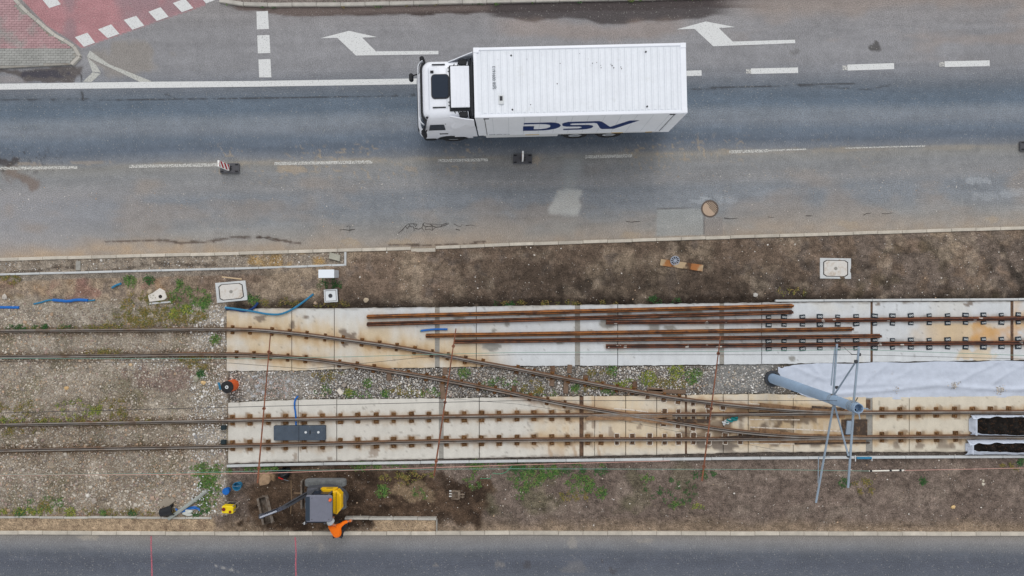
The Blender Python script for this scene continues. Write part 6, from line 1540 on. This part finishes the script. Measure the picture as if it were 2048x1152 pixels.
MB().lathe([(.001, -.3), (.16, -.3), (.21, .2), (.225, .2), (.225, .24), (.2, .24), (.15, -.26), (.001, -.26)], (0, 0, 0), 20, M=Ry).build("shell", black, t, True)
for i, (px, py, rz, lb) in enumerate(((331, 1003, .75, "weathered grey board, left of the two by the black bucket"), (341, 1004, .7, "weathered grey board, right of the two by the black bucket"))):
    tag(MB().box((0, 0, .06 + i * .03), (.5, .19, .03), .004).build("board", mat("weathered_board", (150, 140, 126), .9, grain=(30, .15)), None, loc=tuple(P(px, py)), rz=rz), lb, "board")
b = MB(); gx = np.linspace(-.5, .5, 15); gy = np.linspace(-.06, .06, 4); vs = [(x, y + .06 * math.sin(x * 7), .1 + .03 * math.sin(x * 23 + y * 60)) for x in gx for y in gy]
b.add(vs, [(i * 4 + j, (i + 1) * 4 + j, (i + 1) * 4 + j + 1, i * 4 + j + 1) for i in range(14) for j in range(3)]); c = P(378, 1017); tag(b.build("tarpaulin_strip", blue, None, True, loc=(c.x, c.y, .02), rz=.06), "blue plastic strip under the grey pipe", "plastic")
def lump(name, px, py, sx, sy, h, m, label, cat, seed=1, k=.25):
    bm = bmesh.new(); bmesh.ops.create_icosphere(bm, subdivisions=4, radius=1.0)
    for v_ in bm.verts:
        f_ = 1 + k * float(fbm(np.array([v_.co.x * 40 + 200]), np.array([v_.co.y * 40 + v_.co.z * 31 + 300]), 30, 4, seed)[0]); v_.co = Vector((v_.co.x * sx * f_, v_.co.y * sy * f_, max(-.02, v_.co.z * h * f_)))
    me = bpy.data.meshes.new(name); bm.to_mesh(me); bm.free(); me.materials.append(m); me.polygons.foreach_set("use_smooth", [True] * len(me.polygons)); c = P(px, py)
    return tag(link(name, me, None, (c.x, c.y, .0)), label, cat)
lump("sack", 377, 1023, .24, .15, .2, mat("white_sack", (196, 198, 192), .8, blotch=(8, .1)), "white sack half hidden in daisies by the grey pipe", "sack")
lump("plastic_bag", 568, 945, .36, .22, .28, blackbag, "crumpled black plastic bag beside the white edging", "bag", 3, .5)
hd_ = thing("hand_tool", "hand tool with a red handle leaning on the black bag", "tool", tuple(P(568, 956))); MB().tube([(-.12, .1, .3), (.02, .0, .18)], .025, 8).build("handle", mat("tool_red", (200, 40, 36), .5), hd_); MB().tube([(.02, 0, .18), (.2, -.1, .06)], .008, 6).build("blade", galv, hd_)
tag(MB().tube([P(582, 961, .06), P(583, 1000, .05), P(581, 1028, .06)], .018, 6).build("batten", mat("muddy_wood", (126, 104, 80), .9)), "muddy wooden lath standing across the pit in front of the digger", "wood")
tag(MB().tube([P(588, 986, .08), P(612, 987, .08)], .024, 6).build("batten", MATS["muddy_wood"]), "short muddy lath by the digger's front", "wood")
# spare digger bucket on the soil
c = P(912, 989, .15); t = thing("digger_bucket", "small toothed digger bucket lying on the lower verge soil", "bucket", (c.x, c.y, .04), -.05)
muddy = mat("muddy_steel", (134, 120, 106), .8, .1, grain=(24, .2), dark=((98, 82, 68), 7, .45, .65))
b = MB(); b.lathe([(.17, -.16), (.17, .16), (.15, .16), (.15, -.16)], (0, 0, .14), 16, M=Matrix.Rotation(math.pi / 2, 3, 'X')); b.v = [(min(x, .12) - .02 if x > 0 else x, y, z) for x, y, z in b.v]
shell = MB(); shell.box((-.02, .15, .14), (.34, .025, .24), .01); shell.box((-.02, -.15, .14), (.34, .025, .24), .01); shell.box((.13, 0, .15), (.1, .3, .26), .03); shell.box((-.02, 0, .02), (.36, .3, .03), .008); shell.build("shell", muddy, t)
for y in (-.11, 0, .11): MB().box((-.23, y, .03), (.12, .05, .035), .01).build("tooth", mat("bright_tooth", (206, 204, 200), .5), t)
MB().box((.26, .05, .2), (.2, .03, .14), .01).build("ear", muddy, t); MB().box((.26, -.05, .2), (.2, .03, .14), .01).build("ear", muddy, t); MB().tube([(.28, -.1, .22), (.28, .1, .22)], .022, 8).build("pin", muddy, t)
tag(MB().tube([P(960, 957, .05), P(980, 957, .05), P(982, 950, .06)], .012, 6).build("cable", mat("green_cable", (60, 140, 104), .5)), "short green cable on the soil below the weed", "cable")
hose([(985, 946), (1000, 948), (1012, 944), (1024, 932)], .05, .012, MATS["green_cable"], "curly green cable beside the white edging", "cable", "cable")

# ------------------------------------------------------------------ white fleece between the slabs, clear sheet, compost bags
def fl_z(x, y):
    w = fbm(x * .5 + y * .9, y * 1.4 - x * .25, 26, 3, 2)
    fold = np.zeros(x.shape)
    for pl, a, wd2 in (([(1600, 790), (1760, 782), (1870, 770), (1990, 778), (2300, 780)], .05, 4), ([(1900, 772), (1950, 745), (1995, 724)], .04, 4), ([(1980, 772), (2010, 748), (2060, 724)], .035, 4), ([(1680, 770), (1790, 768), (1900, 764)], .03, 5), ([(1590, 735), (1650, 760), (1700, 745)], .03, 4),
                       ([(1620, 728), (1640, 750), (1600, 775)], .03, 4), ([(1770, 730), (1740, 755), (1720, 772)], .025, 4), ([(1830, 735), (1800, 752), (1780, 760)], .025, 4), ([(2040, 776), (2200, 760), (2300, 730)], .03, 5)):
        fold += a * np.exp(-(segdist(x, y, pl) / wd2) ** 2)
    return .0 + .032 * w + 1.5 * fold
fl = strip("geotextile_fleece", np.arange(1556, 2551, 2.6), lambda x: sUb(x) + 1.5 + (9 + 6 * fbm(x, x * 0 + 3, 8, 3, 1)) * sstep(1590, 1554, x) + 1.2 * np.sin(x / 19.), lambda x: sLt(x) + 3.5 - (24 + 8 * fbm(x, x * 0 + 9, 9, 3, 2)) * sstep(1625, 1550, x) + 1.5 * np.sin(x / 23.), 26, fl_z,
           lambda x, y: lin(184, 192, 206)[None, None] * np.ones(x.shape + (1,)), fabric)
tag(fl, "wrinkled white fleece laid in the strip right of the pole", "fleece")
for px, py, n in ((1906, 770, 60), (2000, 780, 70), (1792, 778, 16)):
    a = rng.normal(px, 4.5, n); c_ = rng.normal(py, 4, n); rr = rng.uniform(.012, .03, n)
    stuff(stones("stone_pile", a, c_, rr, pick(CLEAN, n), fl_z(a, c_) + .02), "small heap of pale stones weighing down the white fleece", "stones")
cs = strip("plastic_sheet", np.linspace(488, 600, 44), lambda x: sUb(x) + 9 + 9 * fbm(x, x * 0 + 5, 22, 3, 3) + 14 * (sstep(504, 486, x) + sstep(584, 602, x)), lambda x: sLt(x) - 8 - 8 * fbm(x, x * 0 + 50, 22, 3, 5) - 14 * (sstep(504, 486, x) + sstep(584, 602, x)), 22, lambda x, y: .0 + .035 * np.abs(fbm(x, y, 14, 3, 4)), lambda x, y: lin(200, 204, 208)[None, None] * np.ones(x.shape + (1,)), plastic_sheet)
tag(cs, "torn clear plastic sheet spread over pinkish gravel", "plastic sheet")
def bag(name, y0, y1, x0, label, top_w, bot_w):
    """open fleece bag full of compost running off to the right"""
    c = P(x0 + 60, (y0 + y1) / 2); t = thing(name, label, "bag", (c.x, c.y, 0)); o3 = np.array([c.x, c.y, 0])
    wob = lambda x, s: 3.4 * fbm(x, x * 0 + s * 40, 24, 3, s)
    T_ = lambda x: y0 + top_w + wob(x, 1) + 5 * sstep(x0 + 14, x0 + 2, x); B_ = lambda x: y1 - bot_w + wob(x, 2) - 4 * sstep(x0 + 14, x0 + 2, x)
    strip("compost", np.arange(x0 + 1, 2551, 3.0), lambda x: T_(x) - 1, lambda x: B_(x) + 1, 14, lambda x, y: .19 + .09 * fbm(x, y, 11, 4, 3), lambda x, y: np.zeros(x.shape + (3,)) + lin(24, 20, 17), compost, t, origin=o3)
    hz = lambda a_, b_: (lambda x, y: .02 + .26 * np.clip((y - a_(x)) / (b_(x) - a_(x) + 1e-6), 0, 1) ** .6 + .015 * fbm(x, y, 10, 3, 2))
    white_ = lambda x, y: np.zeros(x.shape + (3,)) + lin(214, 217, 226)
    strip("bag_fabric", np.arange(x0 - 4, 2551, 3.0), lambda x: y0 + .4 * wob(x, 3), lambda x: T_(x) + .5, 6, hz(lambda x: y0 + 0 * x, T_), white_, fabric, t, origin=o3)
    strip("bag_fabric", np.arange(x0 - 6, 2551, 3.0), lambda x: B_(x) - .5, lambda x: y1 + .4 * wob(x, 4), 6, lambda x, y: .02 + .26 * np.clip((y1 - y) / (y1 - B_(x) + 1e-6), 0, 1) ** .6 + .015 * fbm(x, y, 10, 3, 5), white_, fabric, t, origin=o3)
    strip("bag_fabric", np.linspace(x0 - 5, x0 + 4, 12), lambda x: y0 + 2 + .5 * wob(x, 5) + 9 * sstep(x0 + 3, x0 - 7, x), lambda x: y1 - 1 + .5 * wob(x, 6) - 7 * sstep(x0 + 3, x0 - 7, x), 12, lambda x, y: .02 + .25 * sstep(x0 - 5, x0 + 3, x + 2 * fbm(x, y, 8, 3, 1)), white_, fabric, t, origin=o3)
bag("compost_bag", 828.5, 870, 1942, "white fleece bag of black compost between the lower rails at right", 2.2, 1.5)
bag("compost_bag", 878, 908.5, 1935, "white fleece bag of black compost below the lower rail at right", 4.5, 6)
